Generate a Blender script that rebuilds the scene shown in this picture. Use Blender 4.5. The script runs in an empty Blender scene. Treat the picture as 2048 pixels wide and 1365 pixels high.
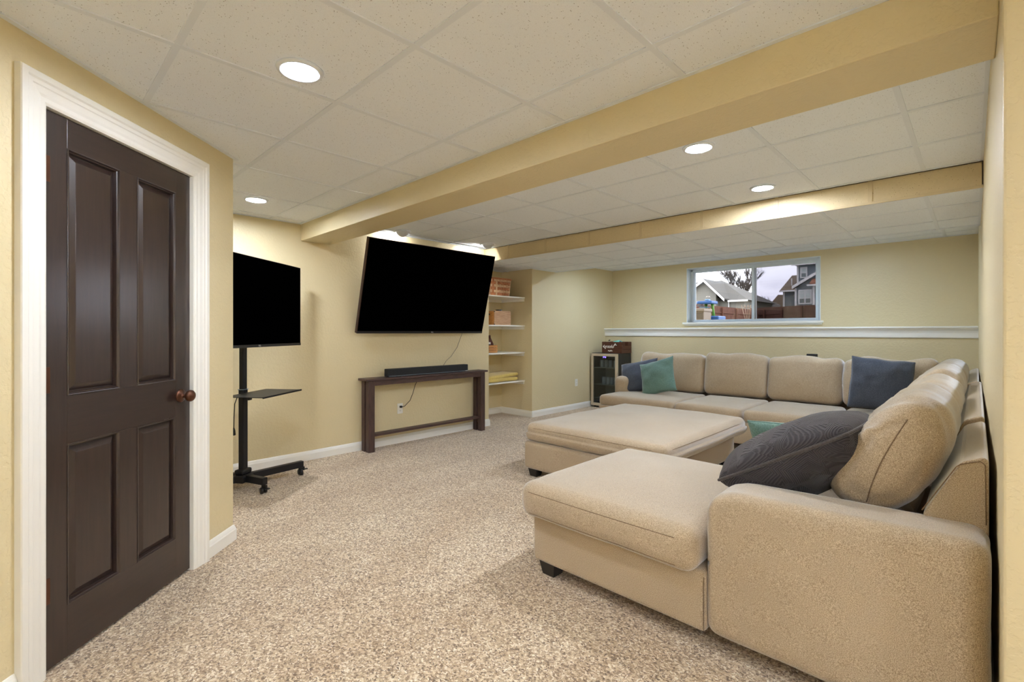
import bpy, bmesh, math, random
from mathutils import Vector, Matrix, Euler, noise
from mathutils.bvhtree import BVHTree

random.seed(7)
SC = bpy.context.scene
COL = SC.collection
PI = math.pi

# ------------------------------------------------------------------ camera
YAW, FPX, CYP, CXP, CAMH = 0.7796, 958.2, 664.96, 1006.97, 1.249
cam_data = bpy.data.cameras.new('camera')
cam = bpy.data.objects.new('camera', cam_data)
COL.objects.link(cam)
cam.location = (0, 0, CAMH)
cam.rotation_euler = (PI / 2, 0, YAW)
cam_data.sensor_fit = 'HORIZONTAL'
cam_data.sensor_width = 36.0
cam_data.lens = FPX / 2048 * 36.0
cam_data.shift_x = (1024 - CXP) / 2048
cam_data.shift_y = (CYP - 682.5) / 2048
cam_data.clip_start = 0.02
cam_data.clip_end = 400
SC.camera = cam

# ------------------------------------------------------------------ view / world
SC.view_settings.view_transform = 'Standard'
SC.view_settings.look = 'None'
SC.view_settings.gamma = 1.0
SC.view_settings.use_curve_mapping = False
SC.view_settings.exposure = 0.17
SC.cycles.use_denoising = True
SC.cycles.max_bounces = 12
SC.cycles.diffuse_bounces = 8
SC.cycles.transparent_max_bounces = 12

LAMP = 440.0           # radiance of the recessed lamp lenses
LAMP_COL = (0.94, 1.0, 1.13)
SKY = 5.5

world = bpy.data.worlds.new('overcast')
SC.world = world
world.use_nodes = True
wn, wl = world.node_tree.nodes, world.node_tree.links
wn.clear()
w_out = wn.new('ShaderNodeOutputWorld')
w_bg = wn.new('ShaderNodeBackground')
w_tc = wn.new('ShaderNodeTexCoord')
w_map = wn.new('ShaderNodeMapping')
w_map.inputs['Scale'].default_value = (2.2, 2.2, 9.0)
w_noise = wn.new('ShaderNodeTexNoise')
w_noise.inputs['Scale'].default_value = 2.0
w_noise.inputs['Detail'].default_value = 4.0
w_ramp = wn.new('ShaderNodeValToRGB')
w_ramp.color_ramp.elements[0].position = 0.35
w_ramp.color_ramp.elements[0].color = (0.55, 0.56, 0.66, 1)
w_ramp.color_ramp.elements[1].position = 0.66
w_ramp.color_ramp.elements[1].color = (0.90, 0.93, 1.0, 1)
wl.new(w_tc.outputs['Generated'], w_map.inputs['Vector'])
wl.new(w_map.outputs['Vector'], w_noise.inputs['Vector'])
wl.new(w_noise.outputs['Fac'], w_ramp.inputs['Fac'])
wl.new(w_ramp.outputs['Color'], w_bg.inputs['Color'])
w_bg.inputs['Strength'].default_value = SKY
wl.new(w_bg.outputs['Background'], w_out.inputs['Surface'])

# ------------------------------------------------------------------ materials
MATS = {}


def lin(r, g, b):
    f = lambda c: (c / 255 / 12.92) if c / 255 <= 0.04045 else ((c / 255 + 0.055) / 1.055) ** 2.4
    return (f(r), f(g), f(b), 1.0)


class NT:
    """small helper around a material's node tree"""

    def __init__(self, name):
        self.m = bpy.data.materials.new(name)
        self.m.use_nodes = True
        self.t = self.m.node_tree
        self.n, self.l = self.t.nodes, self.t.links
        self.b = self.n['Principled BSDF']
        self.out = self.n['Material Output']
        MATS[name] = self.m

    def new(self, kind, **kw):
        nd = self.n.new(kind)
        for k, v in kw.items():
            setattr(nd, k, v)
        return nd

    def set(self, **kw):
        for k, v in kw.items():
            self.b.inputs[k.replace('_', ' ')].default_value = v

    def pos(self, scale=1.0, obj=False):
        if obj:
            src = self.new('ShaderNodeTexCoord').outputs['Object']
        else:
            src = self.new('ShaderNodeNewGeometry').outputs['Position']
        mp = self.new('ShaderNodeMapping')
        s = scale if isinstance(scale, tuple) else (scale,) * 3
        mp.inputs['Scale'].default_value = s
        self.l.new(src, mp.inputs['Vector'])
        return mp.outputs['Vector']

    def noise(self, vec, scale, detail=2.0, rough=0.5):
        nd = self.new('ShaderNodeTexNoise')
        nd.inputs['Scale'].default_value = scale
        nd.inputs['Detail'].default_value = detail
        nd.inputs['Roughness'].default_value = rough
        self.l.new(vec, nd.inputs['Vector'])
        return nd.outputs['Fac']

    def vor(self, vec, scale, out='Distance', feature='F1'):
        nd = self.new('ShaderNodeTexVoronoi', feature=feature)
        nd.inputs['Scale'].default_value = scale
        self.l.new(vec, nd.inputs['Vector'])
        return nd.outputs[out]

    def ramp(self, fac, stops, interp='LINEAR'):
        nd = self.new('ShaderNodeValToRGB')
        cr = nd.color_ramp
        cr.interpolation = interp
        while len(cr.elements) < len(stops):
            cr.elements.new(0.5)
        for e, (p, c) in zip(cr.elements, stops):
            e.position = p
            e.color = c if len(c) == 4 else (*c, 1)
        self.l.new(fac, nd.inputs['Fac'])
        return nd.outputs['Color']

    def mix(self, fac, a, b, mode='MIX'):
        nd = self.new('ShaderNodeMix', data_type='RGBA', blend_type=mode)
        for sock, v in ((nd.inputs[0], fac), (nd.inputs[6], a), (nd.inputs[7], b)):
            if isinstance(v, (int, float)):
                sock.default_value = v
            elif isinstance(v, tuple):
                sock.default_value = v
            else:
                self.l.new(v, sock)
        return nd.outputs[2]

    def bump(self, h, strength=0.3, dist=0.002, prev=None):
        nd = self.new('ShaderNodeBump')
        nd.inputs['Strength'].default_value = strength
        nd.inputs['Distance'].default_value = dist
        self.l.new(h, nd.inputs['Height'])
        if prev is not None:
            self.l.new(prev, nd.inputs['Normal'])
        self.l.new(nd.outputs['Normal'], self.b.inputs['Normal'])
        return nd.outputs['Normal']

    def col(self, c):
        if isinstance(c, tuple):
            self.b.inputs['Base Color'].default_value = c
        else:
            self.l.new(c, self.b.inputs['Base Color'])


def plain(name, rgb, rough=0.5, metal=0.0, **kw):
    k = NT(name)
    k.col(lin(*rgb))
    k.set(Roughness=rough, Metallic=metal, **kw)
    return k.m


def g4(v):
    return (v, v, v, 1)


BLACK, WHITE = g4(0), g4(1)

# painted drywall with a knock-down texture
k = NT('wall_paint')
v = k.pos()
base = k.mix(k.noise(v, 1.3, 2), lin(217, 203, 163), lin(221, 207, 168))
k.col(base)
kd = k.ramp(k.noise(v, 42, 3, 0.55), [(0.44, BLACK), (0.54, WHITE)])
k.bump(kd, 0.38, 0.0016)
k.set(Roughness=0.42)

k = NT('fascia_paint')
v = k.pos()
pit = k.ramp(k.vor(v, 75), [(0.10, BLACK), (0.17, WHITE)])
k.col(k.mix(k.ramp(k.noise(v, 60, 1), [(0.45, BLACK), (0.55, WHITE)]), lin(214, 197, 158), k.mix(pit, lin(150, 130, 96), lin(216, 199, 160))))
k.bump(pit, 0.3, 0.002)
k.set(Roughness=0.7)

k = NT('fascia_trim')
k.col(lin(208, 190, 152))
k.set(Roughness=0.5)

# mineral fibre ceiling tile: fine pits and flecks
k = NT('ceiling_tile')
v = k.pos()
p1 = k.ramp(k.vor(v, 95), [(0.10, BLACK), (0.20, WHITE)])
p2 = k.ramp(k.noise(v, 55, 0), [(0.42, BLACK), (0.56, WHITE)])
p3 = k.ramp(k.vor(v, 260), [(0.05, BLACK), (0.25, WHITE)])
pit = k.mix(p2, WHITE, p1)
pit = k.mix(0.5, pit, p3, 'MULTIPLY')
k.col(k.mix(pit, lin(148, 150, 156), lin(239, 246, 255)))
k.bump(pit, 0.35, 0.0015)
k.set(Roughness=0.9)

plain('ceiling_tee', (228, 236, 247), 0.4)
plain('plenum', (120, 115, 110), 0.9)
k = NT('trim_white')
k.col(lin(240, 239, 232))
k.set(Roughness=0.32)
k = NT('window_white')
k.col(lin(226, 236, 242))
k.set(Roughness=0.3)

# speckled frieze carpet
k = NT('carpet')
v = k.pos()
wob = k.new('ShaderNodeVectorMath', operation='ADD')
nz = k.new('ShaderNodeTexNoise')
nz.inputs['Scale'].default_value = 70
k.l.new(v, nz.inputs['Vector'])
sc_ = k.new('ShaderNodeVectorMath', operation='SCALE')
sc_.inputs['Scale'].default_value = 0.02
k.l.new(nz.outputs['Color'], sc_.inputs[0])
k.l.new(v, wob.inputs[0])
k.l.new(sc_.outputs[0], wob.inputs[1])
cells = k.new('ShaderNodeTexVoronoi')
cells.inputs['Scale'].default_value = 150
k.l.new(wob.outputs[0], cells.inputs['Vector'])
sep = k.new('ShaderNodeSeparateColor')
k.l.new(cells.outputs['Color'], sep.inputs['Color'])
c1 = k.ramp(sep.outputs[0], [(0.0, lin(104, 80, 56)), (0.2, lin(158, 132, 101)), (0.55, lin(200, 177, 143)), (0.85, lin(228, 210, 180)), (1.0, lin(248, 240, 221))])
streak = k.noise(k.pos((0.9, 0.35, 1)), 2.2, 3, 0.6)
c2 = k.mix(k.ramp(streak, [(0.38, BLACK), (0.62, WHITE)]), c1, k.mix(1.0, c1, lin(238, 232, 226), 'MULTIPLY'))
k.col(c2)
hb = k.mix(0.5, cells.outputs['Distance'], k.noise(v, 260, 2))
k.bump(hb, 0.9, 0.006)
k.set(Roughness=0.95)
k.b.inputs['Sheen Weight'].default_value = 0.35
k.b.inputs['Sheen Roughness'].default_value = 0.5


def fabric(name, c_lo, c_hi, scale, sheen, bump=0.5, dist=0.002, tint=(1, 1, 1, 1)):
    k = NT(name)
    v = k.pos(1.0)
    n1 = k.noise(v, scale, 2, 0.6)
    n2 = k.noise(v, 3.0, 2)
    c = k.mix(k.ramp(n1, [(0.35, BLACK), (0.65, WHITE)]), lin(*c_lo), lin(*c_hi))
    c = k.mix(n2, c, k.mix(1.0, c, lin(232, 230, 228), 'MULTIPLY'))
    k.col(c)
    k.bump(n1, bump, dist)
    k.set(Roughness=0.9)
    k.b.inputs['Sheen Weight'].default_value = sheen
    k.b.inputs['Sheen Roughness'].default_value = 0.35
    k.b.inputs['Sheen Tint'].default_value = tint
    return k


fabric('sofa_fabric', (150, 129, 102), (214, 196, 167), 400, 1.0, 0.6, 0.002, (0.88, 0.94, 1.0, 1))  # bluish sheen tint stands in for cool window light on the fabric
fabric('sofa_seam', (120, 98, 74), (140, 118, 92), 200, 0.2)
fabric('green_fabric', (92, 124, 114), (120, 152, 142), 160, 0.5)
fabric('slate_fabric', (60, 66, 78), (82, 90, 104), 170, 0.45)
fabric('charcoal_piping', (62, 56, 54), (82, 75, 72), 200, 0.25)
fabric('green_piping', (102, 134, 124), (124, 156, 146), 200, 0.4)
fabric('yellow_fleece', (214, 186, 96), (232, 208, 126), 120, 0.5, 0.6, 0.003)
k = fabric('charcoal_fabric', (58, 53, 54), (84, 78, 78), 180, 0.2, 0.4)
# woven concentric diamond ridges
v = k.pos(1.0, obj=True)
wv = k.new('ShaderNodeTexVoronoi', distance='MANHATTAN')
wv.inputs['Scale'].default_value = 7
k.l.new(v, wv.inputs['Vector'])
ml = k.new('ShaderNodeMath', operation='MULTIPLY')
ml.inputs[1].default_value = 90
k.l.new(wv.outputs['Distance'], ml.inputs[0])
sn = k.new('ShaderNodeMath', operation='SINE')
k.l.new(ml.outputs[0], sn.inputs[0])
k.bump(sn.outputs[0], 0.5, 0.002)
k.col(k.mix(k.ramp(sn.outputs[0], [(0.2, BLACK), (0.9, WHITE)]), lin(46, 42, 44), lin(70, 64, 66)))


def wood(name, dark, light, rough, scale=(3, 3, 30), axis_scale=1.0, bump=0.1, coat=0.0):
    k = NT(name)
    v = k.pos(tuple(s * axis_scale for s in scale), obj=True)
    n1 = k.noise(v, 4.0, 4, 0.6)
    c = k.mix(k.ramp(n1, [(0.3, BLACK), (0.7, WHITE)]), lin(*dark), lin(*light))
    k.col(c)
    k.bump(n1, bump, 0.001)
    k.set(Roughness=rough)
    k.b.inputs['Coat Weight'].default_value = coat
    k.b.inputs['Coat Roughness'].default_value = 0.19
    return k.m


wood('door_wood', (35, 22, 18), (47, 31, 26), 0.38, (18, 18, 1.2), bump=0.08, coat=0.7)
wood('door_wood_rail', (35, 22, 18), (46, 30, 25), 0.38, (1.5, 1.5, 18), bump=0.08, coat=0.7)
wood('console_wood', (56, 40, 38), (86, 64, 58), 0.5, (14, 2, 14))
wood('console_leg_wood', (54, 38, 36), (84, 62, 56), 0.5, (14, 14, 2))
wood('box_walnut', (62, 30, 16), (92, 48, 28), 0.5, (2, 12, 24))
wood('light_wood', (176, 136, 100), (204, 166, 130), 0.6, (6, 2, 14))
wood('amber_wood', (176, 116, 56), (206, 150, 88), 0.6, (6, 2, 14))
wood('splint_a', (168, 100, 62), (204, 138, 94), 0.6, (8, 8, 8))
wood('splint_b', (196, 156, 118), (226, 194, 160), 0.6, (8, 8, 8))
wood('fence_wood', (74, 42, 26), (96, 58, 38), 0.85, (2, 2, 0.5))
wood('trellis_wood', (130, 108, 86), (150, 128, 108), 0.85)
plain('brown_ornament', (92, 44, 24), 0.6)
plain('black_metal', (30, 30, 33), 0.45, 0.4)
plain('black_plastic', (16, 16, 18), 0.4)
plain('bronze', (104, 70, 54), 0.32, 0.85)
k = NT('tv_screen')
k.col((0.0004, 0.0004, 0.0005, 1))
k.set(Roughness=0.35)
k.b.inputs['Specular IOR Level'].default_value = 0.0
plain('tv_bezel', (64, 44, 38), 0.35, 0.5)
plain('tv_chin', (26, 26, 30), 0.35)
plain('logo_white', (225, 225, 225), 0.5)
plain('plate_white', (238, 236, 228), 0.35)
plain('slot_dark', (60, 55, 50), 0.6)
plain('cable_black', (18, 18, 18), 0.5)
plain('cable_grey', (140, 132, 120), 0.5)
plain('cable_white', (222, 218, 208), 0.5)
plain('bar_black', (20, 22, 26), 0.6)
plain('bar_silver', (150, 165, 180), 0.3, 0.6)
plain('steel_frame', (206, 192, 170), 0.38, 0.35)
plain('fridge_black', (30, 31, 33), 0.45)
plain('fridge_inside', (96, 102, 104), 0.6)
plain('can_silver', (176, 190, 204), 0.28, 0.8)
plain('shelf_wire', (150, 158, 160), 0.4, 0.5)
plain('leg_black', (28, 24, 22), 0.4)
plain('paint_white', (240, 238, 232), 0.6)
plain('teal_item', (110, 190, 176), 0.6)
plain('toy_blue', (48, 93, 150), 0.5)
plain('toy_lightblue', (109, 143, 165), 0.5)
plain('toy_green', (88, 136, 45), 0.5)
plain('toy_yellow', (175, 146, 29), 0.5)
plain('toy_red', (139, 51, 51), 0.5)
plain('toy_cream', (164, 156, 143), 0.6)
plain('bin_beige', (143, 130, 114), 0.7)
plain('bin_dark', (109, 98, 83), 0.7)
plain('shingle_roof', (82, 80, 73), 0.9)  # even grey-brown shingle colour
plain('brown_roof', (112, 96, 78), 0.9)
plain('rust_roof', (130, 82, 58), 0.9)
plain('dark_roof', (96, 92, 88), 0.9)
plain('house_trim', (214, 212, 208), 0.6)
plain('house_glass', (84, 96, 92), 0.15)
plain('house_blind', (186, 196, 190), 0.6)
plain('bark', (61, 53, 45), 0.9)


def siding(name, rgb):
    k = NT(name)
    v = k.pos()
    wv = k.new('ShaderNodeTexWave', bands_direction='Z', wave_profile='SAW')
    wv.inputs['Scale'].default_value = 1.6
    k.l.new(v, wv.inputs['Vector'])
    k.col(lin(*rgb))
    k.bump(wv.outputs['Fac'], 0.5, 0.02)
    k.set(Roughness=0.8)


siding('siding_grey', (126, 124, 114))
siding('siding_slate', (112, 122, 126))
k = NT('lawn')
v = k.pos()
k.col(k.mix(k.noise(v, 1.2, 4), lin(70, 67, 44), lin(92, 86, 58)))
k.bump(k.noise(v, 40, 3), 0.6, 0.03)
k.set(Roughness=0.95)


def emis(name, col, strength):
    k = NT(name)
    k.col((0.8, 0.8, 0.8, 1))
    k.b.inputs['Emission Color'].default_value = (*col, 1)
    k.b.inputs['Emission Strength'].default_value = strength


emis('lamp_lens', LAMP_COL, LAMP)
emis('lamp_lens_spot', (1.0, 0.98, 0.94), LAMP * 1.0)
emis('fill_lens_cool', (0.80, 0.97, 1.22), LAMP)  # cool lens of the two added lamps above the soffit, imitating daylight
emis('fill_lens_up', LAMP_COL, LAMP * 4.0)  # lens of the added torchiere, fill light thrown at the ceiling
emis('display_blue', (0.15, 0.1, 1.0), 8.0)


def pane(name, tint, gloss=0.9):
    """thin clear pane: mirror reflection by Fresnel over straight-through transmission"""
    k = NT(name)
    k.n.remove(k.b)
    tr = k.new('ShaderNodeBsdfTransparent')
    tr.inputs['Color'].default_value = tint
    gl = k.new('ShaderNodeBsdfGlossy')
    gl.inputs['Roughness'].default_value = 0.02
    gl.inputs['Color'].default_value = g4(gloss)
    fr = k.new('ShaderNodeFresnel')
    fr.inputs['IOR'].default_value = 1.45
    mx = k.new('ShaderNodeMixShader')
    k.l.new(fr.outputs[0], mx.inputs[0])
    k.l.new(tr.outputs[0], mx.inputs[1])
    k.l.new(gl.outputs[0], mx.inputs[2])
    k.l.new(mx.outputs[0], k.out.inputs['Surface'])


pane('clear_glass', g4(0.96))
pane('smoked_glass', (0.74, 0.78, 0.79, 1))
k = NT('insect_mesh')
k.n.remove(k.b)
tr = k.new('ShaderNodeBsdfTransparent')
tr.inputs['Color'].default_value = (0.50, 0.495, 0.51, 1)
df = k.new('ShaderNodeBsdfDiffuse')
df.inputs['Color'].default_value = lin(70, 66, 60)
mx = k.new('ShaderNodeMixShader')
mx.inputs[0].default_value = 0.05
k.l.new(tr.outputs[0], mx.inputs[1])
k.l.new(df.outputs[0], mx.inputs[2])
k.l.new(mx.outputs[0], k.out.inputs['Surface'])


# ------------------------------------------------------------------ geometry helpers
class MB:
    """collects vertices and faces in world coordinates, builds ONE mesh object"""

    def __init__(self):
        self.v, self.f, self.smooth = [], [], False

    def add(self, vs, fs):
        o = len(self.v)
        self.v += [tuple(p) for p in vs]
        self.f += [tuple(i + o for i in q) for q in fs]
        return self

    def box(self, x0, x1, y0, y1, z0, z1):
        vs = [(x, y, z) for z in (z0, z1) for y in (y0, y1) for x in (x0, x1)]
        fs = [(0, 2, 3, 1), (4, 5, 7, 6), (0, 1, 5, 4), (2, 6, 7, 3), (0, 4, 6, 2), (1, 3, 7, 5)]
        return self.add(vs, fs)

    def prism(self, pts, z0, z1):
        """polygon (x, y) extruded in z"""
        n = len(pts)
        a = sum(pts[i][0] * pts[(i + 1) % n][1] - pts[(i + 1) % n][0] * pts[i][1] for i in range(n))
        if a < 0:
            pts = pts[::-1]
        vs = [(x, y, z0) for x, y in pts] + [(x, y, z1) for x, y in pts]
        fs = [tuple(range(n - 1, -1, -1)), tuple(range(n, 2 * n))]
        fs += [(i, (i + 1) % n, n + (i + 1) % n, n + i) for i in range(n)]
        return self.add(vs, fs)

    def poly_extrude(self, pts, vec):
        """3D planar polygon extruded along a vector"""
        n = len(pts)
        vec = Vector(vec)
        vs = [Vector(p) for p in pts] + [Vector(p) + vec for p in pts]
        fs = [tuple(range(n - 1, -1, -1)), tuple(range(n, 2 * n))]
        fs += [(i, (i + 1) % n, n + (i + 1) % n, n + i) for i in range(n)]
        return self.add(vs, fs)

    def tube(self, path, r, seg=8, closed=False, squash=None):
        pts = [Vector(p) for p in path]
        n = len(pts)
        rr = r if isinstance(r, (list, tuple)) else [r] * n
        up = Vector((0, 0, 1))
        rings = []
        prev = None
        for i, p in enumerate(pts):
            a = pts[i - 1] if (i > 0 or closed) else p
            b = pts[(i + 1) % n] if (i < n - 1 or closed) else p
            t = (b - a).normalized()
            if prev is None:
                ref = up if abs(t.z) < 0.95 else Vector((1, 0, 0))
                nx = t.cross(ref).normalized()
            else:
                nx = (prev - t * prev.dot(t)).normalized()
            prev = nx
            ny = t.cross(nx)
            rings.append([p + nx * rr[i] * math.cos(2 * PI * k / seg) + ny * rr[i] * math.sin(2 * PI * k / seg) for k in range(seg)])
        vs = [q for ring in rings for q in ring]
        fs = []
        m = n if closed else n - 1
        for i in range(m):
            for k in range(seg):
                a, b = i * seg + k, i * seg + (k + 1) % seg
                c, d = ((i + 1) % n) * seg + (k + 1) % seg, ((i + 1) % n) * seg + k
                fs.append((a, b, c, d))
        if not closed:
            fs.append(tuple(range(seg - 1, -1, -1)))
            fs.append(tuple((n - 1) * seg + k for k in range(seg)))
        return self.add(vs, fs)

    def lathe(self, prof, c=(0, 0, 0), axis='Z', seg=24, mat=None, ring=False):
        """profile [(radius, height)] turned round an axis through c"""
        vs, fs = [], []
        prof = list(prof) + ([prof[0]] if ring else [])
        n = len(prof)
        for i, (r, h) in enumerate(prof):
            for k in range(seg):
                a = 2 * PI * k / seg
                p = Vector((r * math.cos(a), r * math.sin(a), h))
                vs.append(p)
        for i in range(n - 1):
            for k in range(seg):
                a, b = i * seg + k, i * seg + (k + 1) % seg
                fs.append((a, b, b + seg, a + seg))
        if prof[0][0] > 1e-6 and not ring:
            fs.append(tuple(range(seg - 1, -1, -1)))
        if prof[-1][0] > 1e-6 and not ring:
            fs.append(tuple((n - 1) * seg + k for k in range(seg)))
        M = {'Z': Matrix.Identity(3), 'X': Matrix(((0, 0, 1), (1, 0, 0), (0, 1, 0))), 'Y': Matrix(((1, 0, 0), (0, 0, 1), (0, -1, 0)))}[axis] if mat is None else mat
        c = Vector(c)
        return self.add([M @ p + c for p in vs], fs)

    def xf(self, M):
        self.v = [tuple(M @ Vector(p)) for p in self.v]
        return self


WORLD = {}


def link(name, me, parent, origin):
    o = bpy.data.objects.new(name, me)
    COL.objects.link(o)
    if parent is not None:
        o.parent = parent
        o.location = Vector(origin) - WORLD[parent]
    else:
        o.location = origin
    WORLD[o] = Vector(origin)
    return o


def build(mb, name, mat, parent=None, bevel=0.0, smooth=False, segs=2, weld=False):
    vs = [Vector(p) for p in mb.v]
    lo = Vector((min(p.x for p in vs), min(p.y for p in vs), min(p.z for p in vs)))
    hi = Vector((max(p.x for p in vs), max(p.y for p in vs), max(p.z for p in vs)))
    org = (lo + hi) / 2
    org.z = lo.z
    me = bpy.data.meshes.new(name)
    me.from_pydata([tuple(p - org) for p in vs], [], mb.f)
    bm = bmesh.new()
    bm.from_mesh(me)
    if weld:
        bmesh.ops.remove_doubles(bm, verts=bm.verts, dist=1e-5)
    bmesh.ops.recalc_face_normals(bm, faces=bm.faces)
    if bevel > 0:
        es = [e for e in bm.edges if len(e.link_faces) == 2 and e.calc_face_angle(0) > 0.5]
        bmesh.ops.bevel(bm, geom=es, offset=bevel, segments=segs, affect='EDGES', profile=0.5, clamp_overlap=True)
    for f in bm.faces:
        f.smooth = smooth
    bm.to_mesh(me)
    bm.free()
    me.materials.append(MATS[mat])
    return link(name, me, parent, org)


def bx(name, x0, x1, y0, y1, z0, z1, mat, parent=None, bevel=0.003):
    return build(MB().box(x0, x1, y0, y1, z0, z1), name, mat, parent, bevel)


def empty(name, loc):
    o = bpy.data.objects.new(name, None)
    COL.objects.link(o)
    o.empty_display_size = 0.1
    o.location = loc
    WORLD[o] = Vector(loc)
    return o


def tag(o, label, cat=None, group=None, kind=None):
    o['label'] = label
    if cat:
        o['category'] = cat
    if group:
        o['group'] = group
    if kind:
        o['kind'] = kind
    return o


def thing(name, loc, label, cat, group=None):
    return tag(empty(name, loc), label, cat, group)


def struct(o, label=None):
    o['kind'] = 'structure'
    if label:
        o['label'] = label
    return o


def samples(half, r, nr=4, nc=8):
    """1D sample positions: dense in the rounded edge zones"""
    a = [-half + r * (1 - math.cos(PI / 2 * i / nr)) for i in range(nr + 1)]
    inner = [-half + r + (2 * half - 2 * r) * i / nc for i in range(1, nc)]
    return a + inner + [-x for x in reversed(a)]


def soft_box(hx, hy, hz, r, nr=4, nc=8, fn=None):
    """rounded box made of a fine grid; fn(p) may deform it. local coordinates, centred"""
    r = min(r, hx * 0.98, hy * 0.98, hz * 0.98)
    sx, sy, sz = (samples(h, r, nr, nc if h > 0.1 else max(2, nc // 3)) for h in (hx, hy, hz))
    idx, vs, fs = {}, [], []

    def vert(x, y, z):
        key = (round(x, 5), round(y, 5), round(z, 5))
        if key in idx:
            return idx[key]
        q = Vector((x, y, z))
        c = Vector((max(-hx + r, min(hx - r, x)), max(-hy + r, min(hy - r, y)), max(-hz + r, min(hz - r, z))))
        d = q - c
        if d.length > 1e-9:
            q = c + d.normalized() * r
        if fn:
            q = fn(q)
        idx[key] = len(vs)
        vs.append(q)
        return idx[key]

    def face(A, B, mk):
        for i in range(len(A) - 1):
            for j in range(len(B) - 1):
                fs.append((vert(*mk(A[i], B[j])), vert(*mk(A[i + 1], B[j])), vert(*mk(A[i + 1], B[j + 1])), vert(*mk(A[i], B[j + 1]))))

    for s in (-1, 1):
        face(sx, sy, lambda a, b: (a, b, s * hz))
        face(sx, sz, lambda a, b: (a, s * hy, b))
        face(sy, sz, lambda a, b: (s * hx, a, b))
    mb = MB()
    mb.add(vs, fs)
    return mb


def crown(hx, hy, hz, ct=0.0, cf=0.0, cs=0.0, wr=0.0, freq=6.0, seed=0.0, sag=0.0):
    """deformer: crown on the +-z faces, bulge on +-y and +-x faces, wrinkle noise"""

    def fn(p):
        u, v, w = p.x / hx, p.y / hy, p.z / hz
        q = p.copy()
        q.z += (1 if w > 0 else -0.25) * ct * (1 - u * u) * (1 - v * v) * abs(w)
        q.y += math.copysign(1, v) * cf * (1 - u * u) * max(0, 1 - w * w) * abs(v)
        q.x += math.copysign(1, u) * cs * (1 - v * v) * max(0, 1 - w * w) * abs(u)
        if wr:
            n = noise.noise(Vector((p.x * freq + seed, p.y * freq, p.z * freq)))
            n2 = noise.noise(Vector((p.x * freq * 2.3, p.y * freq * 2.3 + seed, p.z * freq * 2.3)))
            d = Vector((u, v, w))
            q += d.normalized() * wr * (n + 0.45 * n2)
        return q

    return fn


def soft(name, c, half, r, mat, parent, rot=(0, 0, 0), ct=0.0, cf=0.0, cs=0.0, wr=0.0, freq=6.0, seed=0.0, nr=4, nc=10, fn2=None):
    f = crown(*half, ct, cf, cs, wr, freq, seed)
    g = (lambda p: fn2(f(p))) if fn2 else f
    mb = soft_box(*half, r, nr, nc, g)
    mb.xf(Matrix.Translation(c) @ Euler(rot).to_matrix().to_4x4())
    return build(mb, name, mat, parent, smooth=True)


def pillow(name, c, w, h, t, rot, mat, pip, label, seed=0.0, group=None, pinch=0.07, wr=0.012, pr=0.006, M=None, rnd=0.0, belly=1.0):
    """square throw pillow with pinched corners and a piped seam. local x = width, y = thickness, z = height"""
    N = 22
    M = (Matrix.Translation(c) @ Euler(rot).to_matrix().to_4x4()) if M is None else M
    th = lambda i: math.sin(-PI / 2 + PI * i / N)

    def pos(u, v, s):
        x = w / 2 * u * (1 - pinch * (1 - v * v))
        z = h / 2 * v * (1 - pinch * (1 - u * u))
        x *= math.sqrt(1 - rnd * v * v / 2)
        z *= math.sqrt(1 - rnd * u * u / 2)
        e = max(0.0, (1 - u * u) * (1 - v * v))
        y = s * t / 2 * e ** 0.42 * (belly if s < 0 else 1.0)
        n = noise.noise(Vector((x * 7 + seed, z * 7, s * 3.1))) + 0.5 * noise.noise(Vector((x * 17, z * 17 + seed, s)))
        y += s * wr * n * min(1, e * 6)
        edge = 0.008 * noise.noise(Vector((u * 2.2 + seed, v * 2.2, 5.0)))
        return Vector((x + edge * u, y, z + edge * v))

    mb = MB()
    for s in (-1, 1):
        vs = [pos(th(i), th(j), s) for i in range(N + 1) for j in range(N + 1)]
        fs = [(i * (N + 1) + j, (i + 1) * (N + 1) + j, (i + 1) * (N + 1) + j + 1, i * (N + 1) + j + 1) for i in range(N) for j in range(N)]
        mb.add(vs, fs)
    mb.xf(M)
    root = thing(name, tuple(M @ Vector((0, 0, -h / 2))), label, 'pillow', group)
    build(mb, 'cover', mat, root, smooth=True, weld=True)
    loop = [pos(th(i), -1, 1) for i in range(N)] + [pos(1, th(i), 1) for i in range(N)] + [pos(th(N - i), 1, 1) for i in range(N)] + [pos(-1, th(N - i), 1) for i in range(N)]
    pm = MB().tube(loop, pr, 6, closed=True).xf(M)
    build(pm, 'piping', pip, root, smooth=True)
    return root


def molding(path, prof, side=1):
    """profile [(out, z)] swept along a 2D polyline; out is measured to the left (side=1) of travel"""
    n = len(path)
    P = [Vector(p) for p in path]
    mb = MB()
    rings = []
    for i in range(n):
        d0 = (P[i] - P[i - 1]).normalized() if i > 0 else (P[1] - P[0]).normalized()
        d1 = (P[i + 1] - P[i]).normalized() if i < n - 1 else d0
        n0 = Vector((-d0.y, d0.x)) * side
        n1 = Vector((-d1.y, d1.x)) * side
        m = (n0 + n1)
        m = m / max(0.3, m.dot(n0)) if m.length > 1e-6 else n0
        rings.append([(P[i].x + m.x * o, P[i].y + m.y * o, z) for o, z in prof])
    q = len(prof)
    vs = [p for r_ in rings for p in r_]
    fs = [(i * q + j, i * q + (j + 1) % q, (i + 1) * q + (j + 1) % q, (i + 1) * q + j) for i in range(n - 1) for j in range(q)]
    fs += [tuple(range(q)), tuple((n - 1) * q + j for j in range(q - 1, -1, -1))]
    return mb.add(vs, fs)


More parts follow.
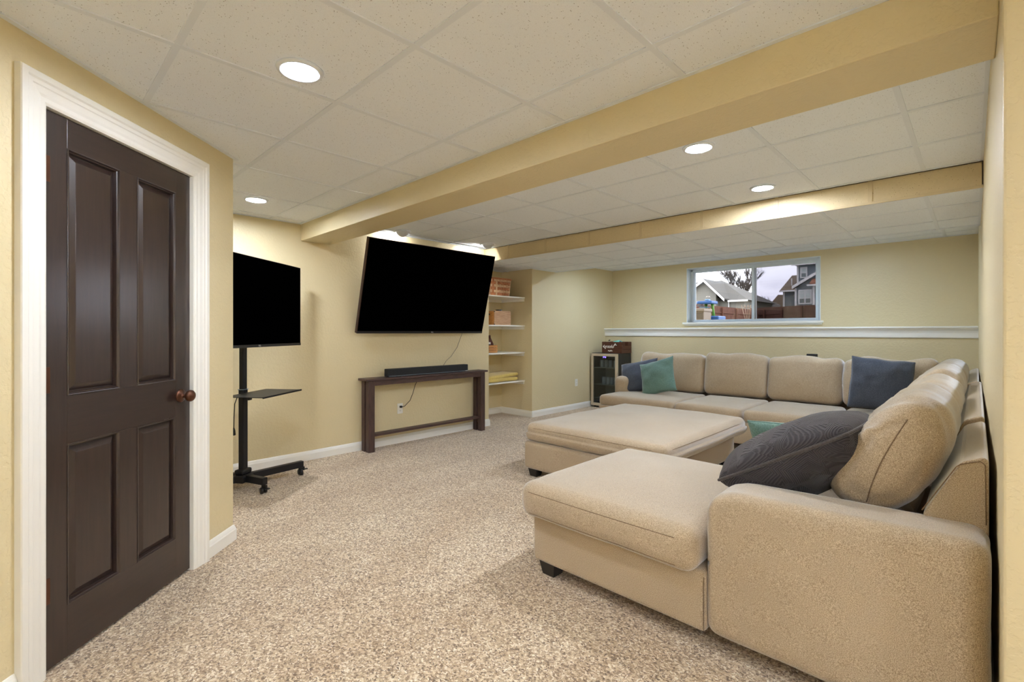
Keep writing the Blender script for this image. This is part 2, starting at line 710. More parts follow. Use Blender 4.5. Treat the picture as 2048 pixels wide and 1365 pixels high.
def text_mesh(s, size, depth, shear=0.0):
    cu = bpy.data.curves.new('lettering', 'FONT')
    cu.body = s
    cu.size = size
    cu.extrude = depth
    cu.shear = shear
    cu.align_x = 'CENTER'
    cu.align_y = 'CENTER'
    o = bpy.data.objects.new('lettering', cu)
    COL.objects.link(o)
    bpy.context.view_layer.update()
    me = bpy.data.meshes.new_from_object(o.evaluated_get(bpy.context.evaluated_depsgraph_get()))
    mb = MB()
    mb.add([tuple(v.co) for v in me.vertices], [tuple(p.vertices) for p in me.polygons])
    bpy.data.objects.remove(o)
    bpy.data.curves.remove(cu)
    bpy.data.meshes.remove(me)
    return mb


# ------------------------------------------------------------------ the room's measures
XT = -4.642                 # television wall
XN, XS = -5.27, -4.78       # niche back, shelf fronts
YN0, YN1 = 4.415, 5.29      # niche opening
YL, YB = 7.24, 7.47         # lower and upper back wall
H1, H2, H3, BB = 2.290, 2.343, 2.175, 2.132
TOP = 2.62
XR0, YR0, XR1 = 0.045, 1.70, 0.010   # right wall, very slightly out of square
xr = lambda y: XR0 + (XR1 - XR0) * (y - YR0) / (YB - YR0)
O2 = Vector((-3.18, 0.905))
E2 = Vector((0.6837, -0.7302)).normalized()
N2 = Vector((-E2.y, E2.x))


def dw(t, w, z):
    """door-wall frame: t along the wall, w out into the room"""
    p = O2 + E2 * t + N2 * w
    return (p.x, p.y, z)


# floor
struct(bx('floor', -5.7, 4.0, -3.7, 7.9, -0.15, 0.0, 'carpet', None, 0), 'speckled beige carpet floor')

# walls
struct(build(MB().box(XT - 0.5, XT, -0.8, YN0, 0, TOP), 'wall_left', 'wall_paint'), 'tan television wall')
m = MB().box(XN - 0.2, XN, YN0 - 0.2, YN1 + 0.2, 0, TOP)
struct(build(m, 'wall_niche', 'wall_paint'), 'tan back wall of the shelf niche')
struct(build(MB().box(XN - 0.2, XT, YN1, 7.9, 0, TOP), 'wall_left_rear', 'wall_paint'), 'tan wall right of the shelf niche')
struct(build(MB().box(XT - 0.1, 0.3, YL, 7.9, 0, 1.18), 'wall_back_lower', 'wall_paint'), 'tan half wall below the ledge')
WX0, WX1, WZ0, WZ1 = -3.285, -1.475, 1.405, 2.262
m = MB()
m.box(XT - 0.1, WX0, YB, YB + 0.17, 1.1, TOP).box(WX1, 0.3, YB, YB + 0.17, 1.1, TOP)
m.box(WX0, WX1, YB, YB + 0.17, 1.1, WZ0).box(WX0, WX1, YB, YB + 0.17, WZ1, TOP)
struct(build(m, 'wall_back', 'wall_paint'), 'tan upper back wall with the window')
m = MB().prism([(XR0, YR0), (xr(7.9), 7.9), (0.6, 7.9), (0.6, YR0)], 0, TOP)
struct(build(m, 'wall_right', 'wall_paint', None, 0.006), 'tan wall behind the sectional')
struct(build(MB().box(0.6, 4.0, YR0, YR0 + 0.2, 0, TOP), 'wall_hall', 'wall_paint'))
struct(build(MB().box(3.6, 4.0, -3.7, YR0, 0, TOP), 'wall_hall_right', 'wall_paint'))
struct(build(MB().box(-1.5, 4.0, -3.7, -3.2, 0, TOP), 'wall_rear', 'wall_paint'))
# door wall: boxes round the door opening, plus the return that hides the left corner
D0, D1, DZ = 0.366, 1.152, 2.066        # door slab edges and top
m = MB()
for t0, t1, z0, z1 in ((0.0, D0 - 0.02, 0, TOP), (D1 + 0.02, 5.9, 0, TOP), (D0 - 0.02, D1 + 0.02, DZ + 0.02, TOP)):
    a, b, c, d = dw(t0, 0, 0), dw(t1, 0, 0), dw(t1, -0.16, 0), dw(t0, -0.16, 0)
    m.prism([a[:2], b[:2], c[:2], d[:2]], z0, z1)
struct(build(m, 'wall_door', 'wall_paint', None), 'tan angled wall with the dark door')
struct(build(MB().prism([dw(0.0, -0.005, 0)[:2], dw(0.0, -2.2, 0)[:2], dw(0.06, -2.2, 0)[:2], dw(0.06, -0.005, 0)[:2]], 0, TOP), 'wall_return', 'wall_paint'))
a, b = dw(D0 - 0.3, -0.3, 0), dw(D1 + 0.3, -0.3, 0)
c, d = dw(D1 + 0.3, -0.17, 0), dw(D0 - 0.3, -0.17, 0)
struct(build(MB().prism([a[:2], b[:2], c[:2], d[:2]], 0, TOP), 'wall_closet', 'plenum'))
struct(bx('ceiling_slab', -5.7, 4.0, -3.7, 7.9, TOP, TOP + 0.1, 'plenum', None, 0))

# boxed beam and duct soffit
m = MB().prism([(XT, 1.915), (xr(1.915), 1.915), (xr(2.215), 2.215), (XT, 2.215)], BB, TOP)
struct(build(m, 'ceiling_beam', 'wall_paint', None, 0.004), 'tan boxed beam across the ceiling')

# ------------------------------------------------------------------ drop ceilings
TILE = 0.6096


def clip(poly, px_, py_, nx, ny):
    out = []
    n = len(poly)
    for i in range(n):
        a, b = poly[i], poly[(i + 1) % n]
        da, db = (a[0] - px_) * nx + (a[1] - py_) * ny, (b[0] - px_) * nx + (b[1] - py_) * ny
        if da >= 0:
            out.append(a)
        if (da >= 0) != (db >= 0):
            s = da / (da - db)
            out.append((a[0] + (b[0] - a[0]) * s, a[1] + (b[1] - a[1]) * s))
    return out


def area(poly):
    return abs(sum(poly[i][0] * poly[(i + 1) % len(poly)][1] - poly[(i + 1) % len(poly)][0] * poly[i][1] for i in range(len(poly)))) / 2 if len(poly) > 2 else 0


def drop_ceiling(z, x0, x1, y0, y1, gx, gy, label, region=None):
    """tiles and tees as parts of one ceiling. region(poly) -> list of polys inside the room"""
    root = struct(empty('ceiling', ((x0 + x1) / 2, (y0 + y1) / 2, z)), label)
    lines = lambda a, b, g: [a] + [g + TILE * k_ for k_ in range(-40, 41) if a + 0.03 < g + TILE * k_ < b - 0.03] + [b]
    X, Y = lines(x0, x1, gx), lines(y0, y1, gy)
    region = region or (lambda p: [p])
    full = None
    for i in range(len(X) - 1):
        for j in range(len(Y) - 1):
            g = 0.004
            p = [(X[i] + g, Y[j] + g), (X[i + 1] - g, Y[j] + g), (X[i + 1] - g, Y[j + 1] - g), (X[i] + g, Y[j + 1] - g)]
            ps = [q for q in region(p) if area(q) > 0.002]
            if not ps:
                continue
            whole = len(ps) == 1 and abs(area(ps[0]) - (TILE - 2 * g) ** 2) < 1e-4
            if whole and full:
                o = full.copy()
                COL.objects.link(o)
                org = Vector(((X[i] + X[i + 1]) / 2, (Y[j] + Y[j + 1]) / 2, z + 0.005))
                o.location = org - WORLD[root]
                WORLD[o] = org
                continue
            mb = MB()
            for q in ps:
                mb.prism(q, z + 0.005, z + 0.021)
            o = build(mb, 'ceiling_tile', 'ceiling_tile', root)
            if whole:
                full = o
    w = 0.012
    for a, b, horiz in [(v_, None, False) for v_ in X[1:-1]] + [(v_, None, True) for v_ in Y[1:-1]]:
        p = [(x0, a - w), (x1, a - w), (x1, a + w), (x0, a + w)] if horiz else [(a - w, y0), (a + w, y0), (a + w, y1), (a - w, y1)]
        mb = MB()
        for q in region(p):
            if area(q) > 1e-4:
                mb.prism(q, z + (0.0006 if horiz else 0), z + 0.0048)
        if mb.v:
            build(mb, 'cross_tee' if horiz else 'main_tee', 'ceiling_tee', root)
    return root


def angle_trim(root, pts, z, mat='ceiling_tee', w=0.022):
    """L-shaped wall angle: a flat flange seen from below, along a polyline (room on the left)"""
    return build(molding(pts, [(0, z - 0.001), (w, z - 0.001), (w, z + 0.004), (0.002, z + 0.004), (0.002, z + 0.02), (0, z + 0.02)], 1), 'wall_angle', mat, root)


def upper_region(p):
    res = []
    q = clip(p, XT, 0, 1, 0)
    a = clip(q, O2.x, O2.y, N2.x, N2.y)
    b = clip(clip(q, O2.x, O2.y, -N2.x, -N2.y), O2.x, O2.y, -E2.x, -E2.y)
    if area(b) > 1e-5 and area(a) > 1e-5 and abs(area(a) + area(b) - area(q)) < 1e-6:
        a, b = q, []
    for r_ in (a, b):
        # the hall to the right of the pillar stops at its face
        l_ = clip(r_, XR0, 0, -1, 0)
        h_ = clip(clip(r_, XR0, 0, 1, 0), 0, YR0, 0, -1)
        if area(l_) > 1e-5 and area(h_) > 1e-5 and abs(area(l_) + area(h_) - area(r_)) < 1e-6:
            res.append(r_)
        else:
            res += [s for s in (l_, h_) if area(s) > 1e-5]
    return res


c_up = drop_ceiling(H1, XT, 3.6, -3.2, 1.915, -2.067, 0.405, 'white drop ceiling nearest the door', upper_region)
c_mid = drop_ceiling(H2, XT, 0.03, 2.215, 4.315, -0.868, 3.108, 'white drop ceiling between beam and soffit')
c_low = drop_ceiling(H3, XT, 0.03, 4.33, 5.83, -0.251, 4.791, 'low white drop ceiling under the duct')
c_niche = drop_ceiling(H3, XN, XT - 0.004, YN0, YN1, -0.251, 4.791, 'drop ceiling over the shelf niche')
c_win = drop_ceiling(H2, XT, 0.02, 5.87, YB, -0.868, 6.56, 'white drop ceiling strip above the window')
angle_trim(c_up, [(xr(1.9), 1.915), (XT, 1.915), dw(0, -2.002, 0)[:2], (-3.18, 0.905), dw(1.6, 0, 0)[:2], dw(5.6, 0, 0)[:2]], H1)
angle_trim(c_mid, [(xr(4.3), 4.315), (XT, 4.315), (XT, 2.215)], H2)
angle_trim(c_mid, [(xr(2.2), 2.215), (xr(4.3), 4.315)], H2, w=0.014)
angle_trim(c_low, [(xr(5.8), 5.83), (XT, 5.83), (XT, YN1)], H3)
angle_trim(c_low, [(XT, 4.335), (xr(4.33), 4.335), (xr(5.83), 5.83)], H3, 'ceiling_tee', 0.014)
angle_trim(c_win, [(XT, 7.469), (XT, 5.87)], H2)
angle_trim(c_win, [(xr(5.9), 5.87), (xr(7.46), YB), (XT, YB)], H2)

# tan soffit face of painted tile panels, with its own white angle above
sf = struct(empty('trim_soffit', (-2.3, 4.33, H3)), 'tan soffit face of painted ceiling tile panels')
jx = [XT + 0.004] + [-0.55 - 0.6075 * k_ for k_ in range(6, -1, -1)] + [xr(4.33) - 0.004]
jx = [jx[0]] + [q for q in jx[1:-1] if q > XT + 0.1] + [jx[-1]]
for i in range(len(jx) - 1):
    bx('fascia_panel', jx[i] + 0.003, jx[i + 1] - 0.003, 4.328, 4.345, H3 + 0.003, H2 - 0.003, 'fascia_paint', sf, 0.001)
for q in jx[1:-1]:
    bx('fascia_tee', q - 0.012, q + 0.012, 4.3225, 4.328, H3 + 0.004, H2, 'fascia_trim', sf, 0.0008)
build(MB().box(XT, xr(4.33), 4.319, 4.3275, H3 - 0.002, H3 + 0.016), 'fascia_angle', 'fascia_trim', sf, 0.001)
bx('soffit_board', XT, 0.03, 4.346, 4.36, H3 + 0.02, TOP, 'plenum', sf, 0)
bx('soffit_board', XT, 0.02, 5.835, 5.855, H3 - 0.001, H2 + 0.2, 'ceiling_tee', sf, 0)

# ------------------------------------------------------------------ baseboards, ledge, window
BASEP = [(0, 0), (0.014, 0), (0.014, 0.062), (0.011, 0.070), (0.0105, 0.074), (0.007, 0.084), (0.004, 0.090), (0, 0.092)]
struct(build(molding([(XN, YN0), (XT, YN0), dw(0, -2.002, 0)[:2], (-3.18, 0.905), dw(0.256, 0, 0)[:2]], BASEP, 1), 'baseboard_left', 'trim_white'), 'white baseboard along the television wall')
struct(build(molding([dw(1.256, 0, 0)[:2], dw(5.6, 0, 0)[:2]], BASEP, 1), 'baseboard_door', 'trim_white'))
struct(build(molding([(XT, YL), (XT, YN1), (XN, YN1), (XN, YN0)], BASEP, 1), 'baseboard_rear', 'trim_white'), 'white baseboard round the niche and rear wall')
struct(build(molding([(xr(YL), YL), (XT, YL)], BASEP, 1), 'baseboard_back', 'trim_white'))
struct(build(molding([(3.6, YR0), (XR0, YR0), (xr(YL), YL)], BASEP, 1), 'baseboard_right', 'trim_white'))

led = struct(empty('trim_ledge', (-2.3, YL, 1.17)), 'white moulded ledge along the back wall')
bx('ledge_cap', XT, xr(7.3), YL - 0.045, YB, 1.292, 1.316, 'trim_white', led, 0.006)
build(molding([(xr(7.24), YL), (XT, YL)], [(0, 1.292), (0.034, 1.292), (0.034, 1.283), (0.022, 1.262), (0.016, 1.238), (0.016, 1.234), (0, 1.234)], 1), 'cove_moulding', 'trim_white', led)
build(molding([(xr(7.24), YL), (XT, YL)], [(0, 1.234), (0.018, 1.234), (0.018, 1.19), (0.012, 1.182), (0, 1.178)], 1), 'apron_board', 'trim_white', led)
bx('ledge_core', XT, xr(7.3), YL + 0.001, YB - 0.001, 1.178, 1.2915, 'trim_white', led, 0)

win = struct(empty('window_1', ((WX0 + WX1) / 2, YB, WZ0)), 'white sliding basement window')
YF = YB + 0.125
for nm, a in (('jamb', (WX0 + 0.0, WX0 + 0.012, YB - 0.004, YB + 0.17, WZ0, WZ1)), ('jamb', (WX1 - 0.012, WX1, YB - 0.004, YB + 0.17, WZ0, WZ1)),
              ('head_jamb', (WX0, WX1, YB - 0.004, YB + 0.17, WZ1 - 0.012, WZ1))):
    bx(nm, *a, 'window_white', win, 0.002)
bx('window_stool', WX0 - 0.05, WX1 + 0.035, YB - 0.055, YB + 0.13, WZ0 - 0.032, WZ0, 'trim_white', win, 0.006)
bx('stool_apron', WX0 - 0.035, WX1 + 0.02, YB - 0.018, YB - 0.0, WZ0 - 0.056, WZ0 - 0.032, 'trim_white', win, 0.004)
fw = 0.034
x0, x1, z0, z1 = WX0 + 0.012, WX1 - 0.012, WZ0, WZ1 - 0.012
for nm, a in (('frame_rail', (x0, x1, YF, YF + 0.045, z1 - fw, z1)), ('frame_rail', (x0, x1, YF, YF + 0.045, z0, z0 + 0.02)),
              ('frame_stile', (x0, x0 + fw, YF, YF + 0.045, z0, z1)), ('frame_stile', (x1 - fw, x1, YF, YF + 0.045, z0, z1))):
    bx(nm, *a, 'window_white', win, 0.003)
xm = -2.335
for nm, xa, xb, yo in (('sash', x0 + fw, xm + 0.03, 0.022), ('sash', xm - 0.03, x1 - fw, 0.004)):
    sw = 0.036
    s = build(MB().box(xa, xa + sw, YF + yo, YF + yo + 0.018, z0 + 0.02, z1 - fw).box(xb - sw, xb, YF + yo, YF + yo + 0.018, z0 + 0.02, z1 - fw)
              .box(xa + sw, xb - sw, YF + yo, YF + yo + 0.018, z0 + 0.02, z0 + 0.02 + 0.022).box(xa + sw, xb - sw, YF + yo, YF + yo + 0.018, z1 - fw - 0.022, z1 - fw),
              nm, 'window_white', win, 0.0015)
    bx('pane', xa + sw - 0.004, xb - sw + 0.004, YF + yo + 0.007, YF + yo + 0.010, z0 + 0.038, z1 - fw - 0.018, 'clear_glass', s, 0)
bx('insect_screen', xm + 0.002, x1 - fw, YF + 0.047, YF + 0.0475, z0 + 0.02, z1 - fw, 'insect_mesh', win, 0)
bx('sash_latch', xm - 0.012, xm + 0.004, YF - 0.008, YF + 0.004, 1.80, 1.86, 'window_white', win, 0.003)

# ------------------------------------------------------------------ door
door = struct(empty('door_1', dw((D0 + D1) / 2, 0, 0)), 'dark brown four panel door in a white casing')


def dwmb(t0, t1, w0, w1, z0, z1):
    mb = MB()
    return mb.prism([dw(t0, w0, 0)[:2], dw(t1, w0, 0)[:2], dw(t1, w1, 0)[:2], dw(t0, w1, 0)[:2]], z0, z1)


WF, WBK = -0.010, -0.045            # slab front and back
T = [D0 + 0.002, 0.471, 0.715, 0.810, 1.053, D1 - 0.002]
Zs = [0.012, 0.207, 0.823, 1.007, 1.951, DZ - 0.003]
for t0, t1, z0, z1, nm, mt in ((T[0], T[1], Zs[0], Zs[5], 'stile', 'door_wood'), (T[4], T[5], Zs[0], Zs[5], 'stile', 'door_wood'),
                               (T[2], T[3], Zs[1], Zs[2], 'stile', 'door_wood'), (T[2], T[3], Zs[3], Zs[4], 'stile', 'door_wood'),
                               (T[1], T[4], Zs[0], Zs[1], 'rail', 'door_wood_rail'), (T[1], T[4], Zs[2], Zs[3], 'rail', 'door_wood_rail'), (T[1], T[4], Zs[4], Zs[5], 'rail', 'door_wood_rail')):
    build(dwmb(t0, t1, WBK, WF, z0, z1), nm, mt, door, 0.0008)


def frame_quad(t0, t1, z0, z1, steps):
    """nested rectangles [(inset, w)] making a moulding ring and a raised field"""
    mb = MB()
    rings = []
    for ins, w in steps:
        rings.append([dw(t0 + ins, w, z0 + ins), dw(t1 - ins, w, z0 + ins), dw(t1 - ins, w, z1 - ins), dw(t0 + ins, w, z1 - ins)])
    vs = [p for r_ in rings for p in r_]
    fs = []
    for i in range(len(rings) - 1):
        for q in range(4):
            fs.append((i * 4 + q, i * 4 + (q + 1) % 4, i * 4 + 4 + (q + 1) % 4, i * 4 + 4 + q))
    fs.append(tuple((len(rings) - 1) * 4 + q for q in range(4)))
    return mb.add(vs, fs)


for t0, t1 in ((T[1], T[2]), (T[3], T[4])):
    for z0, z1 in ((Zs[1], Zs[2]), (Zs[3], Zs[4])):
        pn = build(frame_quad(t0, t1, z0, z1, [(0.012, -0.028), (0.018, -0.028), (0.040, -0.016), (0.043, -0.0155)]), 'panel', 'door_wood', door)
        build(frame_quad(t0, t1, z0, z1, [(0.0, WF + 0.001), (0.002, WF + 0.003), (0.005, WF + 0.0025), (0.008, WF - 0.004), (0.011, WF - 0.006), (0.014, -0.028)]), 'panel_moulding', 'door_wood', pn)
        # the ring's centre face is not wanted: it lies behind the raised field
# casing: three mitred boards with a stepped profile
CP = [(0.0, 0.010), (0.006, 0.013), (0.020, 0.013), (0.030, 0.016), (0.052, 0.018), (0.056, 0.021), (0.070, 0.021), (0.076, 0.026), (0.096, 0.026), (0.099, 0.022), (0.099, 0.0)]
ci0, ci1, cz = D0 - 0.010, D1 + 0.004, DZ + 0.004


def casing(pts_in, pts_out):
    mb = MB()
    rings = []
    W_ = 0.099
    for end in (0, 1):
        a, b = pts_in[end], pts_out[end]
        rings.append([dw(a[0] + (b[0] - a[0]) * (o / W_), w, a[1] + (b[1] - a[1]) * (o / W_)) for o, w in [(0.0, 0.0)] + CP])
    q = len(rings[0])
    fs = [(j, (j + 1) % q, q + (j + 1) % q, q + j) for j in range(q)]
    fs += [tuple(range(q)), tuple(range(2 * q - 1, q - 1, -1))]
    return mb.add(rings[0] + rings[1], fs)


WC = 0.099
build(casing([(ci0, 0), (ci0, cz)], [(ci0 - WC, 0), (ci0 - WC, cz + WC)]), 'casing', 'trim_white', door)
build(casing([(ci1, 0), (ci1, cz)], [(ci1 + WC, 0), (ci1 + WC, cz + WC)]), 'casing', 'trim_white', door)
build(casing([(ci0, cz), (ci1, cz)], [(ci0 - WC, cz + WC), (ci1 + WC, cz + WC)]), 'casing', 'trim_white', door)
for t0, t1, z0, z1 in ((D0 - 0.018, D0 - 0.001, 0, DZ + 0.016), (D1 + 0.001, D1 + 0.018, 0, DZ + 0.016), (D0 - 0.018, D1 + 0.018, DZ, DZ + 0.016)):
    build(dwmb(t0, t1, -0.15, 0.009, z0, z1), 'door_jamb', 'trim_white', door, 0.001)
for z in (1.848, 1.073, 0.30):
    h = build(dwmb(D1 - 0.030, D1 + 0.001, WF, WF + 0.003, z - 0.048, z + 0.048), 'hinge', 'bronze', door, 0.001)
    p = dw(D1 - 0.002, WF + 0.006, 0)
    for q in range(3):
        build(MB().lathe([(0.0055, z - 0.048 + q * 0.033), (0.0055, z - 0.048 + q * 0.033 + 0.030)], (p[0], p[1], 0), seg=10), 'hinge_knuckle', 'bronze', h, smooth=False)
kc = dw(0.436, WF, 0.925)
KM = Matrix((Vector((E2.x, E2.y, 0)), Vector((0, 0, 1)), Vector((N2.x, N2.y, 0)))).transposed()
kb = build(MB().lathe([(0.0, 0.0), (0.034, 0.0), (0.034, 0.004), (0.030, 0.009), (0.018, 0.012), (0.012, 0.016), (0.0105, 0.028), (0.013, 0.032)], kc, seg=28, mat=KM), 'doorknob', 'bronze', door, smooth=True)
build(MB().lathe([(0.0115, 0.030), (0.020, 0.034), (0.0275, 0.042), (0.030, 0.050), (0.0285, 0.058), (0.022, 0.065), (0.011, 0.069), (0.0, 0.070)], kc, seg=28, mat=KM), 'knob_ball', 'bronze', kb, smooth=True)

# ------------------------------------------------------------------ lamps


def downlight(x, y, z, label, r=0.068, lens='lamp_lens'):
    t = thing('recessed_light', (x, y, z - 0.006), label, 'ceiling light', 'round recessed lights')
    build(MB().lathe([(r, -0.003), (r + 0.004, -0.007), (r + 0.018, -0.004), (r + 0.021, 0.0045), (r, 0.0045)], (x, y, z), seg=40, ring=True), 'trim_ring', 'ceiling_tee', t, smooth=True)
    build(MB().lathe([(0.0, -0.002), (r, -0.002), (r, 0.004), (0.0, 0.004)], (x, y, z), seg=40), 'lens', lens, t)


downlight(-1.917, 0.787, H1, 'bright round recessed light nearest the camera, in front of the door')
downlight(-4.03, 1.31, H1, 'round recessed light in the ceiling above the small television')
downlight(-1.175, 2.834, H2, 'round recessed light just behind the tan beam')
downlight(-1.155, 3.96, H2, 'round recessed light beside the tan soffit')
downlight(-1.16, 6.22, H2, 'added round recessed fill light hidden above the soffit, right of the window', 0.060, 'fill_lens_cool')  # this lamp and the next are added out of view to brighten the back
downlight(-3.60, 6.22, H2, 'added round recessed fill light hidden above the soffit, left of the window', 0.060, 'fill_lens_cool')
# unseen lamps of the same kind, added behind the camera to brighten the room
downlight(0.95, -0.55, H1, 'added round recessed light behind the viewpoint')
downlight(2.1, 0.3, H1, 'added round recessed light in the hall right of the viewpoint')
downlight(1.2, -2.2, H1, 'added round recessed light at the far rear of the room')


def eyeball(x, y, label):
    t = thing('eyeball_light', (x, y, H2 - 0.06), label, 'ceiling light', 'eyeball spots along the television wall')
    build(MB().lathe([(0.060, 0.0045), (0.092, 0.0045), (0.094, -0.002), (0.086, -0.008), (0.060, -0.010)], (x, y, H2), seg=36, ring=True), 'trim_ring', 'ceiling_tee', t, smooth=True)
    d = Vector((-0.85, -0.05, -0.52)).normalized()
    side = Vector((0, 1, 0)).cross(d).normalized()
    M = Matrix((side, d.cross(side), d)).transposed()
    c = Vector((x, y, H2 + 0.012))
    prof = [(0.070 * math.cos(a), 0.070 * math.sin(a)) for a in [math.radians(q) for q in range(-88, 46, 8)]]
    prof[0] = (0.0, prof[0][1])
    build(MB().lathe(prof + [(0.040, 0.046), (0.038, 0.040)], c, seg=32, mat=M, ring=True), 'eyeball', 'ceiling_tee', t, smooth=True)
    build(MB().lathe([(0.0, 0.043), (0.039, 0.043), (0.039, 0.040), (0.0, 0.040)], c, seg=28, mat=M), 'lens', 'lamp_lens_spot', t)


fl = thing('fill_lamp', (2.5, -1.0, 0), 'tall torchiere added as unseen fill light behind the viewpoint', 'lamp')  # added unseen torchiere, bounces fill light off the ceiling
build(MB().lathe([(0, 0), (0.15, 0), (0.15, 0.018), (0.03, 0.03), (0, 0.03)], (2.5, -1.0, 0), seg=32), 'base', 'black_metal', fl, smooth=False)
build(MB().lathe([(0.012, 0.028), (0.012, 1.62)], (2.5, -1.0, 0), seg=14), 'pole', 'black_metal', fl, smooth=True)
build(MB().lathe([(0.02, 1.615), (0.06, 1.63), (0.12, 1.67), (0.165, 1.74), (0.17, 1.75), (0.163, 1.745), (0.118, 1.678), (0.06, 1.64)], (2.5, -1.0, 0), seg=36, ring=True), 'bowl', 'ceiling_tee', fl, smooth=True)
build(MB().lathe([(0, 1.715), (0.14, 1.715), (0.14, 1.710), (0, 1.710)], (2.5, -1.0, 0), seg=32), 'diffuser', 'fill_lens_up', fl)
eyeball(-4.44, 2.93, 'white eyeball spot over the left half of the big television')
eyeball(-4.33, 4.10, 'white eyeball spot over the right end of the big television')

# ------------------------------------------------------------------ sectional sofa
SF = 'sofa_fabric'
sofa = thing('sectional_sofa', (-1.0, 4.2, 0.0), 'large tan fabric sectional sofa with a chaise, along the right and back walls', 'sofa')
ZB, ZS, ZT = 0.07, 0.30, 0.43      # base underside, base top, seat top at the far run
# chaise (near end): base, T cushion, low wide arm with a rounded front corner
soft('base', (-1.20, 2.41, (ZB + 0.31) / 2), (0.447, 0.53, (0.31 - ZB) / 2), 0.022, SF, sofa)
soft('base', (-0.40, 2.53, (ZB + 0.31) / 2), (0.40, 0.41, (0.31 - ZB) / 2), 0.022, SF, sofa)
CH_C, CH_H = (-1.235, 2.36, 0.388), (0.460, 0.54, 0.090)
CH_F = crown(*CH_H, 0.026, 0.012, 0.008, 0.004, 6.0, 2.0)
ch = build(soft_box(*CH_H, 0.062, 5, 14, CH_F).xf(Matrix.Translation(CH_C)), 'seat_cushion', SF, sofa, smooth=True)
soft('seat_cushion', (-0.485, 2.52, 0.386), (0.285, 0.375, 0.088), 0.05, SF, sofa, ct=0.02, wr=0.004, seed=2.5)


def seam(c, half, r, fn, pts, parent, rad=0.0018, mat='sofa_seam', nm='cushion_seam'):
    """a stitched line lying on the surface of a soft box: pts are raw points on the unrounded box"""
    out = []
    for a, b in zip(pts[:-1], pts[1:]):
        for i in range(12):
            p = Vector(a).lerp(Vector(b), i / 12)
            q = Vector([max(-h + r, min(h - r, v_)) for v_, h in zip(p, half)])
            d = p - q
            if d.length > 1e-9:
                p = q + d.normalized() * r
            out.append(Vector(c) + fn(p))
    return build(MB().tube(out, rad, 6), nm, mat, parent, smooth=True)


hx, hy, hz = CH_H
for zz in (hz * 0.55, -hz * 0.72):
    seam(CH_C, CH_H, 0.062, CH_F, [(-hx, hy * 0.9, zz), (-hx, -hy, zz), (hx, -hy, zz)], ch)


def arm_fn(p):
    q = p.copy()
    # the top rolls down towards the open end, as in the photo
    u = (p.x + 0.395) / 0.79
    if p.z > 0:
        q.z -= 0.045 * max(0, 1 - u / 0.16) ** 2
        q.z += 0.02 * u
    return q


soft('arm', (-0.366, 2.005, 0.352), (0.395, 0.125, 0.283), 0.05, SF, sofa, cf=0.006, wr=0.003, seed=4.0, nr=5, nc=16, fn2=arm_fn)
build(MB().tube([(-0.7595, 1.8815, ZB + 0.012), (-0.7595, 1.8815, 0.29)], 0.002, 6), 'arm_seam', 'sofa_seam', sofa, smooth=True)
# second unit along the right wall, and its seats
soft('base', (-0.45, 3.97, (ZB + ZS) / 2), (0.46, 1.02, (ZS - ZB) / 2), 0.02, SF, sofa)
for y0, y1, sd in ((2.96, 3.96, 5.0), (3.98, 4.98, 6.0)):
    soft('seat_cushion', (-0.62, (y0 + y1) / 2, 0.37), (0.40, (y1 - y0) / 2 - 0.004, 0.07), 0.05, SF, sofa, ct=0.025, cs=0.01, wr=0.004, seed=sd)
# corner and back run
soft('base', (-1.86, 6.05, (ZB + ZS) / 2), (1.665, 0.715, (ZS - ZB) / 2), 0.02, SF, sofa)
soft('base', (-0.45, 5.7, (ZB + ZS) / 2), (0.46, 0.7, (ZS - ZB) / 2), 0.02, SF, sofa)
seats = [(-3.535, -2.515, 7.0), (-2.51, -1.765, 8.0), (-1.76, -1.005, 9.0), (-1.0, -0.22, 10.0)]
for x0, x1, sd in seats:
    yb, yf = 6.36, 5.34
    if x0 > -1.1:
        yf = 5.0
    soft('seat_cushion', ((x0 + x1) / 2, (yf + yb) / 2, 0.365), ((x1 - x0) / 2 - 0.003, (yb - yf) / 2, 0.068), 0.050, SF, sofa, ct=0.022, cf=0.012, wr=0.004, seed=sd)
# left arm of the back run, set back behind the wrapped seat cushion
soft('arm', (-3.470, 6.28, 0.36), (0.118, 0.50, 0.285), 0.085, SF, sofa, wr=0.003, seed=3.3, nr=6)


# back frames: slanted inside face, flat top, stitched front end
def back_frame(y0, y1, x_out, zt, nm='back_frame', low=0.2):
    prof = [(x_out, low), (x_out, zt + 0.012), (x_out - 0.012, zt + 0.020), (x_out - 0.055, zt), (x_out - 0.066, zt - 0.010), (x_out - 0.150, 0.66), (x_out - 0.20, low)]
    mb = MB().poly_extrude([(x, y0, z) for x, z in prof], (0, y1 - y0, 0))
    return build(mb, nm, SF, sofa, 0.010, smooth=False, segs=3)


bf = back_frame(2.075, 2.93, 0.026, 0.845)
build(MB().tube([(-0.128, 2.074, 0.668), (-0.046, 2.074, 0.826), (-0.036, 2.074, 0.836), (0.008, 2.074, 0.852), (0.018, 2.074, 0.842), (0.020, 2.074, 0.66)], 0.0018, 6), 'frame_seam', 'sofa_seam', bf, smooth=True)
back_frame(2.935, 5.0, 0.024, 0.865)
back_frame(5.005, 6.84, 0.012, 0.865)
mb = MB().poly_extrude([(-3.52, y, z) for y, z in [(6.85, 0.2), (6.85, 0.87), (6.80, 0.87), (6.73, 0.86), (6.60, 0.42), (6.58, 0.2)]], (3.40, 0, 0))
build(mb, 'back_frame', SF, sofa, 0.012, segs=3)


